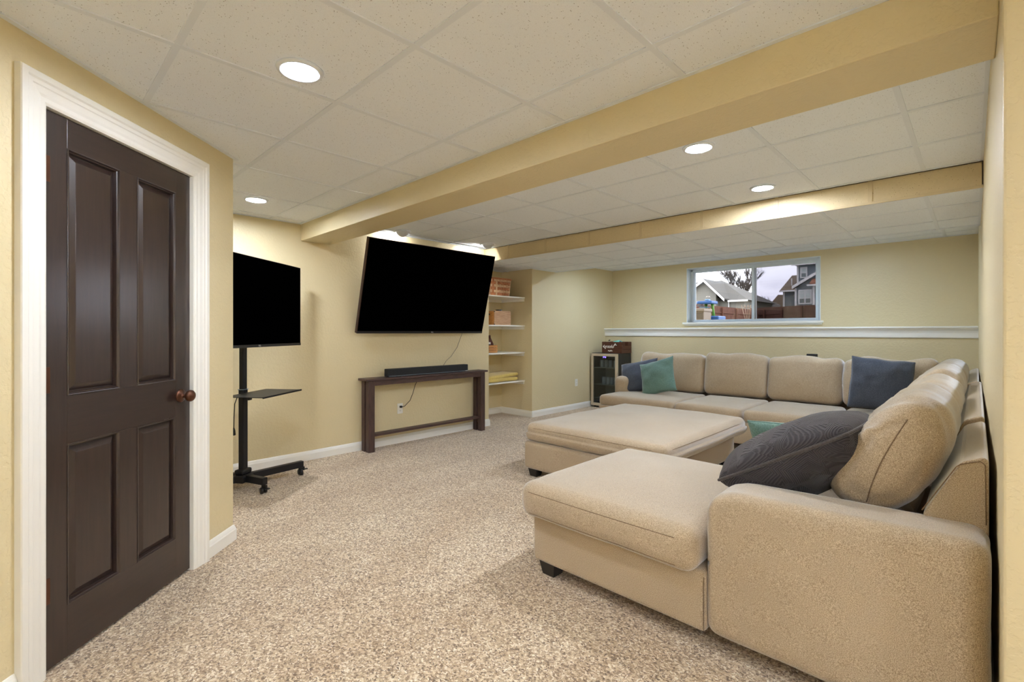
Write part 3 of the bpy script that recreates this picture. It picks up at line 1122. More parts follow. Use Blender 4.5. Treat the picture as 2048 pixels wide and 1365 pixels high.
# back cushions along the back wall
def cushion_fn(hx, hz, sd, dip):
    def fn(p):
        q = p.copy()
        u, w = p.x / hx, p.z / hz
        if w > 0.2:
            q.z += (w - 0.2) * (-dip * (0.5 + 0.5 * math.cos(u * 5.0 + sd)) + 0.012 * noise.noise(Vector((u * 3.0, sd, 0))))
        q.x *= 1 - 0.035 * max(0, w) ** 3
        # vertical gathers under the top edge
        q.y -= 0.006 * max(0, w) * math.sin(u * 17 + sd) * (1 - u * u)
        return q
    return fn


for x0, x1, zt, sd, dip in ((-3.50, -2.575, 0.962, 1.0, 0.03), (-2.57, -1.815, 0.985, 2.2, 0.024), (-1.81, -1.060, 0.975, 3.5, 0.03), (-1.055, -0.26, 0.985, 5.2, 0.05)):
    hx, hz = (x1 - x0) / 2, (zt - 0.425) / 2
    soft('back_cushion', ((x0 + x1) / 2, 6.475, 0.425 + hz), (hx + 0.004, 0.135, hz), 0.085, SF, sofa, rot=(-0.13, 0, 0), cf=0.035, wr=0.007, freq=5, seed=sd, nr=5, nc=14, fn2=cushion_fn(hx, hz, sd, dip))


# back cushions along the right wall, leaning over the slanted frames
def lean_cushion(y0, y1, sd, top, fat=1.0, x_shift=0.0):
    """rounded pillow whose cross-section (x, z) is traced round the photo's end face; swept along y"""
    sec = [(-0.395, 0.60), (-0.420, 0.66), (-0.395, 0.76), (-0.345, 0.85), (-0.285, 0.925), (-0.225, 0.985), (-0.165, 1.012), (-0.110, 1.000), (-0.066, 0.955),
           (-0.052, 0.875), (-0.080, 0.79), (-0.115, 0.71), (-0.160, 0.63), (-0.230, 0.575), (-0.320, 0.565)]
    # resample to a smooth closed curve
    n = len(sec)
    dense = []
    for i in range(n):
        p0, p1, p2, p3 = (Vector(sec[(i + q) % n]) for q in (-1, 0, 1, 2))
        for t in (0, 0.25, 0.5, 0.75):
            dense.append(0.5 * ((2 * p1) + (-p0 + p2) * t + (2 * p0 - 5 * p1 + 4 * p2 - p3) * t * t + (-p0 + 3 * p1 - 3 * p2 + p3) * t ** 3))
    c = Vector((-0.225, 0.78))
    NY = 40
    vs, fs = [], []
    m_ = len(dense)
    for j in range(NY + 1):
        s = -math.cos(PI * j / NY)
        y = (y0 + y1) / 2 + s * (y1 - y0) / 2
        prof = max(0.0, 1 - abs(s) ** 5) ** 0.5
        sc = 0.62 + 0.39 * prof
        for i, p in enumerate(dense):
            d = p - c
            ang = math.atan2(d.y, d.x)
            top_w = max(0, math.sin(ang))
            # gathered folds that run across the top
            wv_ = noise.noise(Vector((s * 5.5 + 0.9 * math.sin(ang * 1.5 + sd), ang * 0.8 + sd, sd * 3.0)))
            fold = 0.026 * top_w ** 2 * (0.45 - abs(wv_) * 2.2) * (0.25 + 0.75 * s * s)
            nz_ = 0.012 * noise.noise(Vector((math.cos(ang) * 1.6 + sd, math.sin(ang) * 1.6, s * 2.4)))
            q = c + d * sc * fat + d.normalized() * (fold + nz_)
            zz = q.y + (top - 1.012) * max(0, (q.y - 0.6) / 0.41)
            vs.append((q.x + x_shift, y, zz))
    for j in range(NY):
        for i in range(m_):
            a, b = j * m_ + i, j * m_ + (i + 1) % m_
            fs.append((a, b, b + m_, a + m_))
    # domed ends: shrink rings towards the centre
    for base, sgn, yy in ((0, -1, y0), (NY * m_, 1, y1)):
        prev = base
        for k_, (f_, o_) in enumerate(((0.88, 0.014), (0.72, 0.024), (0.45, 0.033), (0.2, 0.037))):
            st = len(vs)
            for i in range(m_):
                x, y, z = vs[base + i]
                cx_, cz_ = c.x + x_shift, c.y
                vs.append((cx_ + (x - cx_) * f_, yy + sgn * o_, cz_ + (z - cz_) * f_))
            for i in range(m_):
                fs.append((prev + i, prev + (i + 1) % m_, st + (i + 1) % m_, st + i))
            prev = st
        fs.append(tuple(prev + i for i in range(m_)))
    mb = MB()
    mb.add(vs, fs)
    return build(mb, 'back_cushion', SF, sofa, smooth=True), BVHTree.FromPolygons(vs, fs)


c1, c1_tree = lean_cushion(2.17, 2.96, 1.0, 1.02)
lean_cushion(2.97, 3.95, 2.6, 1.005)
lean_cushion(3.97, 4.97, 4.1, 1.02)
lean_cushion(5.0, 6.2, 5.7, 1.01)
sp_ = []
for q in range(25):
    f_ = q / 24
    x_, z_ = -0.172 - 0.115 * f_ - 0.012 * math.sin(PI * f_), 0.945 - 0.315 * f_
    hit = c1_tree.ray_cast(Vector((x_, 1.9, z_)), Vector((0, 1, 0)))[0]
    if hit is not None:
        sp_.append(hit)
build(MB().tube(sp_, 0.0022, 6), 'cushion_seam', 'sofa_seam', c1, smooth=True)


def taper_leg(x, y, z0, z1, parent, s=0.06, mat='leg_black'):
    a, b = s * 0.72, s
    vs = [(x - a / 2, y - a / 2, z0), (x + a / 2, y - a / 2, z0), (x + a / 2, y + a / 2, z0), (x - a / 2, y + a / 2, z0),
          (x - b / 2, y - b / 2, z1), (x + b / 2, y - b / 2, z1), (x + b / 2, y + b / 2, z1), (x - b / 2, y + b / 2, z1)]
    fs = [(3, 2, 1, 0), (4, 5, 6, 7), (0, 1, 5, 4), (1, 2, 6, 5), (2, 3, 7, 6), (3, 0, 4, 7)]
    return build(MB().add(vs, fs), 'leg', mat, parent, 0.002)


for x, y in ((-1.565, 1.945), (-1.565, 2.86), (-0.04, 1.96), (-0.80, 3.05), (-0.80, 4.9), (-3.44, 5.42), (-2.5, 5.42), (-1.76, 5.42), (-3.44, 6.68), (-0.05, 6.68)):
    taper_leg(x, y, 0, ZB + 0.004, sofa, 0.10 if y < 3 else 0.07)

# ------------------------------------------------------------------ ottoman
ot = thing('ottoman', (-2.2, 3.93, 0), 'large square tan fabric ottoman in the middle of the carpet', 'ottoman')
soft('base', (-2.22, 3.92, 0.187), (0.595, 0.825, 0.120), 0.03, SF, ot, wr=0.003, seed=1.0)


def tilt_in(p):
    q = p.copy()
    if p.z > 0:
        q.x *= 0.985
        q.y *= 0.985
    return q


OC_C, OC_H = (-2.165, 3.93, 0.385), (0.655, 0.835, 0.078)
_of = crown(*OC_H, 0.030, 0.008, 0.008, 0.007, 3.0, 12.0)
OC_F = lambda p: tilt_in(_of(p))
oc = build(soft_box(*OC_H, 0.056, 5, 18, OC_F).xf(Matrix.Translation(OC_C)), 'top_cushion', SF, ot, smooth=True)
hx, hy, hz = OC_H
seam(OC_C, OC_H, 0.056, OC_F, [(-hx, hy * 0.9, hz * 0.5), (-hx, -hy, hz * 0.5), (hx, -hy, hz * 0.5), (hx, hy * 0.9, hz * 0.5)], oc)
for x, y in ((-2.735, 3.165), (-1.70, 3.165), (-2.735, 4.68), (-1.70, 4.68)):
    taper_leg(x, y, 0, 0.072, ot, 0.095)

# ------------------------------------------------------------------ throw pillows
_S = Vector((0.86, 0.0, 0.50)).normalized()
_PM = Matrix((Vector((0, 1, 0)), _S.cross(Vector((0, 1, 0))), _S)).transposed().to_4x4()
_PM.translation = Vector((-0.566, 2.37, 0.742))
pillow('throw_pillow', None, 0.54, 0.60, 0.22, None, 'charcoal_fabric', 'charcoal_piping', 'charcoal patterned throw pillow with corded seam propped behind the near sofa arm', 1.0, pr=0.0065, pinch=0.0, M=_PM, rnd=0.45, belly=1.7)
pillow('throw_pillow', (-0.66, 2.84, 0.605), 0.42, 0.42, 0.16, (0.35, -0.10, 0.25), 'green_fabric', 'green_piping', 'sage green throw pillow peeking out behind the charcoal one', 2.0, pr=0.003, pinch=0.09)
pillow('throw_pillow', (-0.69, 6.08, 0.72), 0.52, 0.54, 0.27, (-0.18, 0.10, 0.22), 'slate_fabric', 'slate_fabric', 'slate blue throw pillow leaning in the far corner of the sectional', 3.0, pr=0.003, pinch=0.06, wr=0.024, rnd=0.12)
pillow('throw_pillow', (-3.29, 5.96, 0.645), 0.54, 0.46, 0.23, (-0.50, -0.22, 0.10), 'slate_fabric', 'slate_fabric', 'dark blue grey throw pillow against the left sofa arm, behind the green one', 4.0, pr=0.003, pinch=0.08, wr=0.02)
pillow('throw_pillow', (-2.965, 5.86, 0.665), 0.48, 0.48, 0.20, (-0.42, -0.30, 0.05), 'green_fabric', 'green_piping', 'sage green velvet throw pillow at the left end of the back sofa', 5.0, pr=0.003, pinch=0.09, wr=0.022)

sp = thing('small_speaker', (-1.43, 6.80, 0.88), 'small black box peeking over the sofa back below the window', 'speaker')
bx('body', -1.485, -1.375, 6.77, 6.83, 0.884, 0.985, 'black_plastic', sp, 0.006)
bx('grille', -1.478, -1.382, 6.766, 6.7705, 0.892, 0.977, 'bar_black', sp, 0.001)

# ------------------------------------------------------------------ wall television (tilted forward)
b0, t0_ = Vector((-4.535, 0, 1.236)), Vector((-4.285, 0, 2.196))
upv = (t0_ - b0)
TH = upv.length
upv.normalize()
nv = Vector((upv.z, 0, -upv.x))
tv = thing('television', (-4.6, 3.32, 1.236), 'big black flat television tilted forward high on the tan wall', 'television')
TVM = Matrix((Vector((0, 1, 0)), nv, upv)).transposed().to_4x4()
TVM.translation = Vector((-4.535, 2.441, 1.236))
TW = 1.755


def tvb(x0, x1, y0, y1, z0, z1):
    return MB().box(x0, x1, y0, y1, z0, z1).xf(TVM)


build(tvb(0, TW, -0.045, -0.004, 0, TH), 'bezel', 'tv_bezel', tv, 0.003)
build(tvb(0.25, TW - 0.25, -0.085, -0.045, 0.10, 0.62), 'rear_housing', 'black_plastic', tv, 0.01)
sc_o = build(tvb(0.008, TW - 0.006, -0.004, -0.001, 0.026, TH - 0.006), 'screen', 'tv_screen', tv, 0)
chn = build(tvb(0.004, TW - 0.003, -0.0045, 0.001, 0.0, 0.026), 'chin', 'tv_chin', tv, 0.001)
lg = text_mesh('TCL', 0.020, 0.0006)
lg.xf(TVM @ Matrix.Translation((TW * 0.545, 0.0018, 0.013)) @ Matrix.Rotation(PI / 2, 4, 'X') @ Matrix.Scale(1, 4))
build(lg, 'maker_mark', 'logo_white', chn)
build(MB().box(XT, XT + 0.035, 2.95, 3.70, 1.45, 1.95), 'wall_plate', 'black_metal', tv, 0.004)
for yy in (3.08, 3.56):
    build(MB().tube([(XT + 0.03, yy, 1.88), (-4.44, yy, 1.93)], 0.012, 8), 'tilt_arm', 'black_metal', tv, smooth=True)
    build(MB().tube([(XT + 0.03, yy, 1.50), (-4.56, yy, 1.48)], 0.012, 8), 'tilt_arm', 'black_metal', tv, smooth=True)
ca = [(-4.58, 3.93, 1.30), (-4.625, 3.92, 1.20), (-4.632, 3.86, 1.06), (-4.628, 3.76, 0.95), (-4.62, 3.68, 0.90), (-4.60, 3.62, 0.85)]
tag(build(MB().tube(ca, 0.0028, 6), 'television_cable', 'cable_grey', None, smooth=True), 'thin grey cable hanging down the wall below the big television', 'cable')

# ------------------------------------------------------------------ console table and soundbar
ct = thing('console_table', (-4.5, 3.36, 0), 'narrow dark wood console table under the big television', 'table')
CX0, CX1, CZ = XT + 0.035, XT + 0.185, 0.765
bx('table_top', CX0 - 0.018, CX1 + 0.012, 2.505, 4.215, CZ - 0.022, CZ, 'console_wood', ct, 0.003)
for y0, y1 in ((2.535, 2.605), (4.105, 4.175)):
    for x0, x1 in ((CX0, CX0 + 0.062), (CX1 - 0.062, CX1)):
        bx('leg', x0, x1, y0, y1, 0, CZ - 0.022, 'console_leg_wood', ct, 0.003)
    bx('end_stretcher', CX0 + 0.062, CX1 - 0.062, y0 + 0.014, y1 - 0.014, 0.10, 0.155, 'console_wood', ct, 0.002)
    bx('end_rail', CX0 + 0.062, CX1 - 0.062, y0 + 0.014, y1 - 0.014, CZ - 0.10, CZ - 0.022, 'console_wood', ct, 0.002)
bx('apron', CX1 - 0.026, CX1 - 0.006, 2.605, 4.105, CZ - 0.075, CZ - 0.022, 'console_wood', ct, 0.002)
bx('apron', CX0 + 0.006, CX0 + 0.026, 2.605, 4.105, CZ - 0.075, CZ - 0.022, 'console_wood', ct, 0.002)
bx('lower_shelf', CX0 + 0.03, CX1 - 0.03, 2.605, 4.105, 0.155, 0.180, 'console_wood', ct, 0.002)
sb = thing('soundbar', (-4.5, 3.34, CZ), 'long black soundbar lying on the dark console table', 'soundbar')
bx('cabinet', -4.555, -4.475, 2.775, 3.905, CZ + 0.006, CZ + 0.088, 'bar_black', sb, 0.006)
bx('grille', -4.4755, -4.4725, 2.782, 3.898, CZ + 0.018, CZ + 0.083, 'bar_black', sb, 0.001)
bx('silver_strip', -4.476, -4.4715, 2.785, 3.86, CZ + 0.008, CZ + 0.013, 'bar_silver', sb, 0.0005)
bx('end_badge', -4.476, -4.4715, 3.862, 3.90, CZ + 0.008, CZ + 0.014, 'logo_white', sb, 0.0005)
for y in (2.9, 3.78):
    bx('foot', -4.54, -4.49, y, y + 0.05, CZ, CZ + 0.007, 'black_plastic', sb, 0.001)


def outlet(x, y, z, label, two=True, group=None):
    t = thing('wall_outlet', (x, y, z - 0.06), label, 'outlet', group)
    bx('cover_plate', x, x + 0.006, y - 0.036, y + 0.036, z - 0.058, z + 0.058, 'plate_white', t, 0.0025)
    for dz in (-0.021, 0.021):
        s = bx('socket', x + 0.0055, x + 0.0085, y - 0.017, y + 0.017, z + dz - 0.014, z + dz + 0.014, 'plate_white', t, 0.002)
        for dy in (-0.007, 0.007):
            bx('slot', x + 0.008, x + 0.0088, y + dy - 0.001, y + dy + 0.001, z + dz - 0.003, z + dz + 0.006, 'slot_dark', s, 0)
        build(MB().lathe([(0, 0.008), (0.0024, 0.008), (0.0024, 0.0089), (0, 0.0089)], (x, y, z + dz - 0.008), 'X', 8), 'slot', 'slot_dark', s)
    return t


outlet(XT, 3.03, 0.387, 'white wall outlet with a black plug, under the console table')
outlet(XT, 6.38, 0.43, 'white wall outlet on the bare wall left of the mini fridge')
pc = thing('power_cord', (XT + 0.03, 3.03, 0.40), 'black power cord plugged into the outlet under the console table', 'cord')
build(MB().box(XT + 0.0085, XT + 0.035, 3.018, 3.042, 0.397, 0.420), 'plug', 'cable_black', pc, 0.004)
build(MB().tube([(XT + 0.034, 3.03, 0.408), (XT + 0.05, 3.06, 0.415), (XT + 0.05, 3.13, 0.47), (XT + 0.05, 3.17, 0.55), (XT + 0.052, 3.20, 0.64), (XT + 0.055, 3.24, 0.71), (XT + 0.057, 3.25, 0.745)], 0.0035, 8), 'cable', 'cable_black', pc, smooth=True)

# ------------------------------------------------------------------ television on a rolling stand
ts_n = Vector((0.797, 0.604, 0)).normalized()          # the way the screen faces
ts_t = Vector((-ts_n.y, ts_n.x, 0))                    # to the screen's right in the photo
PO = Vector((-4.15, 1.254, 0))
rs = thing('rolling_tv_stand', tuple(PO), 'black rolling stand with a tray, carrying the small television', 'stand')
SM = Matrix((ts_t, ts_n * -1, Vector((0, 0, 1)))).transposed().to_4x4()
SM.translation = PO            # local x = right, y = back, z = up


def stb(x0, x1, y0, y1, z0, z1):
    return MB().box(x0, x1, y0, y1, z0, z1).xf(SM)


build(stb(-0.030, 0.030, -0.022, 0.022, 0.08, 0.80), 'lower_pole', 'black_metal', rs, 0.008)
build(stb(-0.026, 0.026, -0.018, 0.018, 0.78, 1.60), 'upper_pole', 'black_metal', rs, 0.007)
build(stb(-0.032, 0.032, -0.024, 0.024, 0.792, 0.798), 'collar', 'bar_silver', rs, 0.001)
for q in range(7):
    build(stb(0.0295, 0.0312, -0.006, 0.006, 0.36 + q * 0.055, 0.372 + q * 0.055), 'height_hole', 'bar_silver', rs, 0.0)
hub = build(stb(-0.075, 0.075, -0.055, 0.055, 0.065, 0.125), 'hub', 'black_metal', rs, 0.012)
build(stb(-0.055, 0.055, -0.04, 0.04, 0.125, 0.165), 'pole_socket', 'black_metal', rs, 0.012)


def base_leg(ax, ay, L, cast=True):
    d = Vector((ax, ay, 0)).normalized()
    s = Vector((-d.y, d.x, 0))
    M = Matrix((d, s, Vector((0, 0, 1)))).transposed().to_4x4()
    M.translation = PO
    lg_ = build(MB().box(0.03, L, -0.022, 0.022, 0.068, 0.122).xf(M), 'leg', 'black_metal', rs, 0.003)
    build(MB().box(L - 0.002, L + 0.0006, -0.014, 0.014, 0.076, 0.114).xf(M), 'end_cap', 'black_plastic', lg_, 0.0)
    e = PO + d * (L - 0.02)
    cs_ = build(MB().lathe([(0.0, -0.010), (0.022, -0.010), (0.025, -0.006), (0.025, 0.006), (0.022, 0.010), (0.0, 0.010)], (e.x + s.x * 0.016, e.y + s.y * 0.016, 0.025), 'Y', 18)
                .lathe([(0.0, -0.010), (0.022, -0.010), (0.025, -0.006), (0.025, 0.006), (0.022, 0.010), (0.0, 0.010)], (e.x - s.x * 0.016, e.y - s.y * 0.016, 0.025), 'Y', 18), 'caster', 'black_plastic', rs, smooth=True)
    build(MB().box(L - 0.035, L + 0.018, -0.008, 0.008, 0.036, 0.069).xf(M), 'fork', 'black_plastic', cs_, 0.004)
    build(MB().box(L + 0.005, L + 0.045, -0.010, 0.010, 0.040, 0.048).xf(M), 'brake_pedal', 'black_plastic', cs_, 0.002)


base_leg(0.94, 0.34, 0.25)
base_leg(-0.12, 0.99, 0.50)
base_leg(-0.5, -0.3, 0.26)
base_leg(0.12, -0.99, 0.30)
# tray on a bracket, tilted slightly
tr_ = build(stb(-0.258, 0.258, -0.345, -0.022, 0.764, 0.769), 'tray', 'black_metal', rs, 0.002)
build(stb(-0.258, 0.258, -0.347, -0.342, 0.759, 0.772), 'tray_lip', 'black_metal', tr_, 0.001)
build(stb(-0.022, 0.022, -0.20, 0.0, 0.738, 0.764), 'tray_bracket', 'black_metal', rs, 0.003)
build(MB().lathe([(0, -0.02), (0.014, -0.02), (0.016, 0.0), (0.014, 0.02), (0, 0.02)], tuple(SM @ Vector((0.055, -0.01, 0.715))), 'Y', 14), 'clamp_knob', 'black_plastic', rs, smooth=True)
build(stb(-0.25, 0.25, -0.060, -0.035, 1.40, 1.60), 'mount_bracket', 'black_metal', rs, 0.004)
build(stb(-0.05, 0.05, -0.040, 0.02, 1.42, 1.58), 'mount_arm', 'black_metal', rs, 0.004)
st = thing('stand_television', tuple(PO + Vector((0, 0, 1.15))), 'black flat television on the rolling stand, half hidden by the wall corner', 'television')
cx_ = 0.0
build(stb(-0.62, 0.628, -0.118, -0.075, 1.130, 1.842), 'bezel', 'tv_bezel', st, 0.003)
build(stb(-0.30, 0.30, -0.075, -0.060, 1.20, 1.62), 'rear_housing', 'black_plastic', st, 0.004)
build(stb(-0.614, 0.622, -0.1205, -0.117, 1.152, 1.837), 'screen', 'tv_screen', st, 0)
ch2 = build(stb(-0.618, 0.626, -0.122, -0.117, 1.130, 1.152), 'chin', 'tv_chin', st, 0.001)
lg = text_mesh('TCL', 0.018, 0.0006)
lg.xf(SM @ Matrix.Translation((0.03, -0.1226, 1.141)) @ Matrix.Rotation(PI / 2, 4, 'X'))
build(lg, 'maker_mark', 'logo_white', ch2)
sc2 = thing('hanging_cord', tuple(SM @ Vector((-0.09, -0.05, 0.45))), 'black power cord hanging beside the rolling stand pole', 'cord')
hp = [SM @ Vector(q) for q in ((-0.030, 0.020, 0.758), (-0.020, 0.058, 0.68), (-0.015, 0.068, 0.57), (-0.015, 0.070, 0.48))]
build(MB().tube(hp, 0.0035, 8), 'cable', 'cable_black', sc2, smooth=True)
build(MB().tube([hp[-1] + Vector((0, 0, 0.01)), hp[-1] + Vector((0, 0, -0.01)), hp[-1] + Vector((0, 0, -0.045)), hp[-1] + Vector((0, 0, -0.05))], [0.005, 0.011, 0.015, 0.013], 8), 'plug', 'cable_black', sc2, smooth=True)
wc = [(-4.63, 1.10, 0.42), (-4.60, 1.12, 0.25), (-4.58, 1.13, 0.08), (-4.50, 1.15, 0.012), (-4.36, 1.20, 0.006), (-4.22, 1.17, 0.006), (-4.12, 1.12, 0.006), (-4.10, 1.05, 0.006), (-4.2, 0.99, 0.006), (-4.35, 0.98, 0.006)]
tag(build(MB().tube(wc, 0.0035, 6), 'white_cable', 'cable_white', None, smooth=True), 'white cable looped on the carpet under the rolling stand', 'cable')

# ------------------------------------------------------------------ niche shelves and what lies on them
SHZ = [1.768, 1.352, 0.957, 0.537]
names = ['top white niche shelf, under the woven basket', 'second white niche shelf from the top, under the wooden box', 'third white niche shelf from the top, under the little crate', 'lowest white niche shelf, under the yellow blanket']
for z, lb in zip(SHZ, names):
    s = thing('niche_shelf', (-5.0, 4.85, z - 0.06), lb, 'shelf', 'white shelves in the niche')
    bx('board', XN, XS, YN0, YN1 - 0.001, z - 0.020, z, 'trim_white', s, 0.003)
    bx('cleat', XN, XN + 0.018, YN0, YN1 - 0.001, z - 0.062, z - 0.0205, 'trim_white', s, 0.002)
    bx('cleat', XN + 0.019, XS - 0.012, YN1 - 0.019, YN1 - 0.001, z - 0.062, z - 0.0205, 'trim_white', s, 0.002)
    bx('cleat', XN + 0.019, XS - 0.012, YN0 + 0.001, YN0 + 0.019, z - 0.062, z - 0.0205, 'trim_white', s, 0.002)

# woven splint basket
bk = thing('woven_basket', (-5.0, 4.76, SHZ[0]), 'woven splint basket in brown and cream on the top niche shelf', 'basket')


def rr(s, hx, hy, r):
    """point and outward normal on a rounded rectangle, s in 0..1"""
    segs = [('l', 2 * (hx - r)), ('a', PI / 2 * r), ('l', 2 * (hy - r)), ('a', PI / 2 * r)] * 2
    L = sum(q for _, q in segs)
    d = (s % 1.0) * L
    p, ang = Vector((-(hx - r), -hy)), 0.0
    for kd, q in segs:
        t = min(d, q)
        dirv = Vector((math.cos(ang), math.sin(ang)))
        nrm = Vector((dirv.y, -dirv.x))
        if kd == 'l':
            if d <= q:
                return p + dirv * t, nrm
            p = p + dirv * q
        else:
            cc = p - nrm * r
            a = t / r
            if d <= q:
                nn = Vector((nrm.x * math.cos(a) - nrm.y * math.sin(a), nrm.x * math.sin(a) + nrm.y * math.cos(a)))
                return cc + nn * r, nn
            ang += PI / 2
            dirv = Vector((math.cos(ang), math.sin(ang)))
            p = cc + Vector((dirv.y, -dirv.x)) * r
        d -= q
    return p, nrm


bc, bhx, bhy, brr, NS = Vector((-4.99, 4.775)), 0.165, 0.255, 0.06, 24
BH = 0.25


def strip(z0, z1, phase, amp, n=96, thick=0.003, grow=0.0):
    vs, fs = [], []
    for i in range(n):
        s = i / n
        g = 1 + 0.10 * ((z0 + z1) / 2 / BH)
        p, nn = rr(s, bhx, bhy, brr)
        off = amp * math.cos(PI * NS * s + phase) + grow
        a = bc + (p * g) + nn * (off + thick)
        b = bc + (p * g) + nn * (off - thick)
        vs += [(a.x, a.y, SHZ[0] + z0), (a.x, a.y, SHZ[0] + z1), (b.x, b.y, SHZ[0] + z1), (b.x, b.y, SHZ[0] + z0)]
    for i in range(n):
        j = (i + 1) % n
        for q in range(4):
            fs.append((i * 4 + q, i * 4 + (q + 1) % 4, j * 4 + (q + 1) % 4, j * 4 + q))
    return MB().add(vs, fs)


for i in range(6):
    z0 = 0.006 + i * 0.0385
    build(strip(z0, z0 + 0.035, PI * (i % 2), 0.005), 'weave_band', 'splint_a' if i % 2 == 0 else 'splint_b', bk)
build(strip(BH - 0.022, BH, 0, 0.0, grow=0.009), 'rim', 'splint_a', bk)
for i in range(NS):
    p, nn = rr((i + 0.0) / NS, bhx, bhy, brr)
    tt = Vector((-nn.y, nn.x))
    lo, hi = bc + p * 1.0, bc + p * 1.10
    w_ = 0.016
    pts = [(*(lo - tt * w_), SHZ[0] + 0.002), (*(lo + tt * w_), SHZ[0] + 0.002), (*(hi + tt * w_), SHZ[0] + BH - 0.004), (*(hi - tt * w_), SHZ[0] + BH - 0.004)]
    build(MB().poly_extrude(pts, (nn.x * 0.003, nn.y * 0.003, 0)), 'stake', 'splint_b' if i % 3 else 'splint_a', bk)
build(MB().prism([tuple(bc + rr(i / 32, bhx - 0.01, bhy - 0.01, brr)[0]) for i in range(32)], SHZ[0] + 0.002, SHZ[0] + 0.008), 'bottom', 'splint_a', bk)

# wooden box with dark corner lines on the second shelf
wb = thing('wooden_box', (-4.96, 4.88, SHZ[1]), 'plain pale wooden box on the second niche shelf', 'box')
x0, x1, y0, y1, z0 = -5.10, -4.84, 4.715, 5.05, SHZ[1]
bx('front_panel', x1 - 0.012, x1, y0, y1, z0, z0 + 0.195, 'light_wood', wb, 0.002)
bx('back_panel', x0, x0 + 0.012, y0, y1, z0, z0 + 0.195, 'light_wood', wb, 0.002)
bx('side_panel', x0 + 0.012, x1 - 0.012, y0, y0 + 0.012, z0, z0 + 0.195, 'amber_wood', wb, 0.002)
bx('side_panel', x0 + 0.012, x1 - 0.012, y1 - 0.012, y1, z0, z0 + 0.195, 'amber_wood', wb, 0.002)
bx('lid', x0 + 0.002, x1 - 0.002, y0 + 0.002, y1 - 0.002, z0 + 0.1955, z0 + 0.203, 'light_wood', wb, 0.002)
for zz in (z0 + 0.185, z0 + 0.004):
    bx('corner_clip', x1 - 0.012, x1 + 0.001, y0 - 0.0015, y0 + 0.012, zz, zz + 0.010, 'black_metal', wb, 0.001)
bx('handle_hole', -4.99, -4.93, y0 - 0.0012, y0 + 0.0005, z0 + 0.14, z0 + 0.165, 'slot_dark', wb, 0)
gd = thing('small_gadget', (-4.92, 4.90, z0 + 0.203), 'tiny black gadget with a bright knob on the wooden box', 'gadget')
bx('body', -4.95, -4.89, 4.845, 4.90, z0 + 0.203, z0 + 0.222, 'black_plastic', gd, 0.004)
build(MB().lathe([(0, 0), (0.013, 0.002), (0.015, 0.012), (0.010, 0.022), (0, 0.025)], (-4.90, 4.905, z0 + 0.205), seg=14), 'knob', 'bar_silver', gd, smooth=True)

# little crate with an ornament on the third shelf
cr = thing('wooden_crate', (-4.95, 4.66, SHZ[2]), 'little slatted wooden crate on the third niche shelf', 'crate')
z0 = SHZ[2]
for q in range(3):
    bx('slat', -4.872, -4.864, 4.52, 4.80, z0 + 0.004 + q * 0.036, z0 + 0.036 + q * 0.036, 'amber_wood', cr, 0.0015)
    bx('slat', -5.05, -4.872, 4.792, 4.80, z0 + 0.004 + q * 0.036, z0 + 0.036 + q * 0.036, 'light_wood', cr, 0.0015)
    bx('slat', -5.05, -4.872, 4.52, 4.528, z0 + 0.004 + q * 0.036, z0 + 0.036 + q * 0.036, 'light_wood', cr, 0.0015)
bx('bottom', -5.05, -4.872, 4.528, 4.792, z0, z0 + 0.006, 'light_wood', cr, 0.001)
for yy in (4.530, 4.778):
    bx('corner_post', -4.884, -4.8725, yy, yy + 0.012, z0 + 0.006, z0 + 0.112, 'light_wood', cr, 0.001)
orn = thing('wooden_ornament', (-4.95, 4.71, z0 + 0.006), 'brown house shaped ornament standing in the little crate', 'ornament')
build(MB().poly_extrude([(-4.93, 4.66, z0 + 0.007), (-4.93, 4.785, z0 + 0.007), (-4.93, 4.785, z0 + 0.125), (-4.93, 4.725, z0 + 0.225), (-4.93, 4.66, z0 + 0.135)], (-0.05, 0, 0)), 'body', 'brown_ornament', orn, 0.003)
bx('chimney', -4.965, -4.945, 4.715, 4.745, z0 + 0.20, z0 + 0.25, 'brown_ornament', orn, 0.003)
tin = thing('small_tin', (-4.905, 4.65, z0 + 0.006), 'small white and black round tin in front of the brown ornament', 'tin')
build(MB().lathe([(0, 0), (0.03, 0), (0.03, 0.115), (0, 0.115)], (-4.905, 4.66, z0 + 0.0065), seg=20), 'body', 'black_plastic', tin)
build(MB().lathe([(0.0305, 0.115), (0.0315, 0.118), (0.0315, 0.140), (0.028, 0.145), (0, 0.146)], (-4.905, 4.66, z0 + 0.0065), seg=20), 'lid', 'paint_white', tin, smooth=True)

# folded yellow blanket on the lowest shelf
z0 = SHZ[3]
yb = thing('folded_blanket', (-4.97, 4.82, z0), 'folded yellow fleece blanket on the lowest niche shelf', 'blanket')
soft('fold', (-4.985, 4.81, z0 + 0.033), (0.185, 0.36, 0.026), 0.025, 'yellow_fleece', yb, wr=0.006, freq=5, seed=2.0, ct=0.01)
soft('fold', (-4.990, 4.84, z0 + 0.077), (0.18, 0.34, 0.022), 0.021, 'yellow_fleece', yb, rot=(0.06, 0, 0), wr=0.007, freq=5, seed=8.0, ct=0.012)

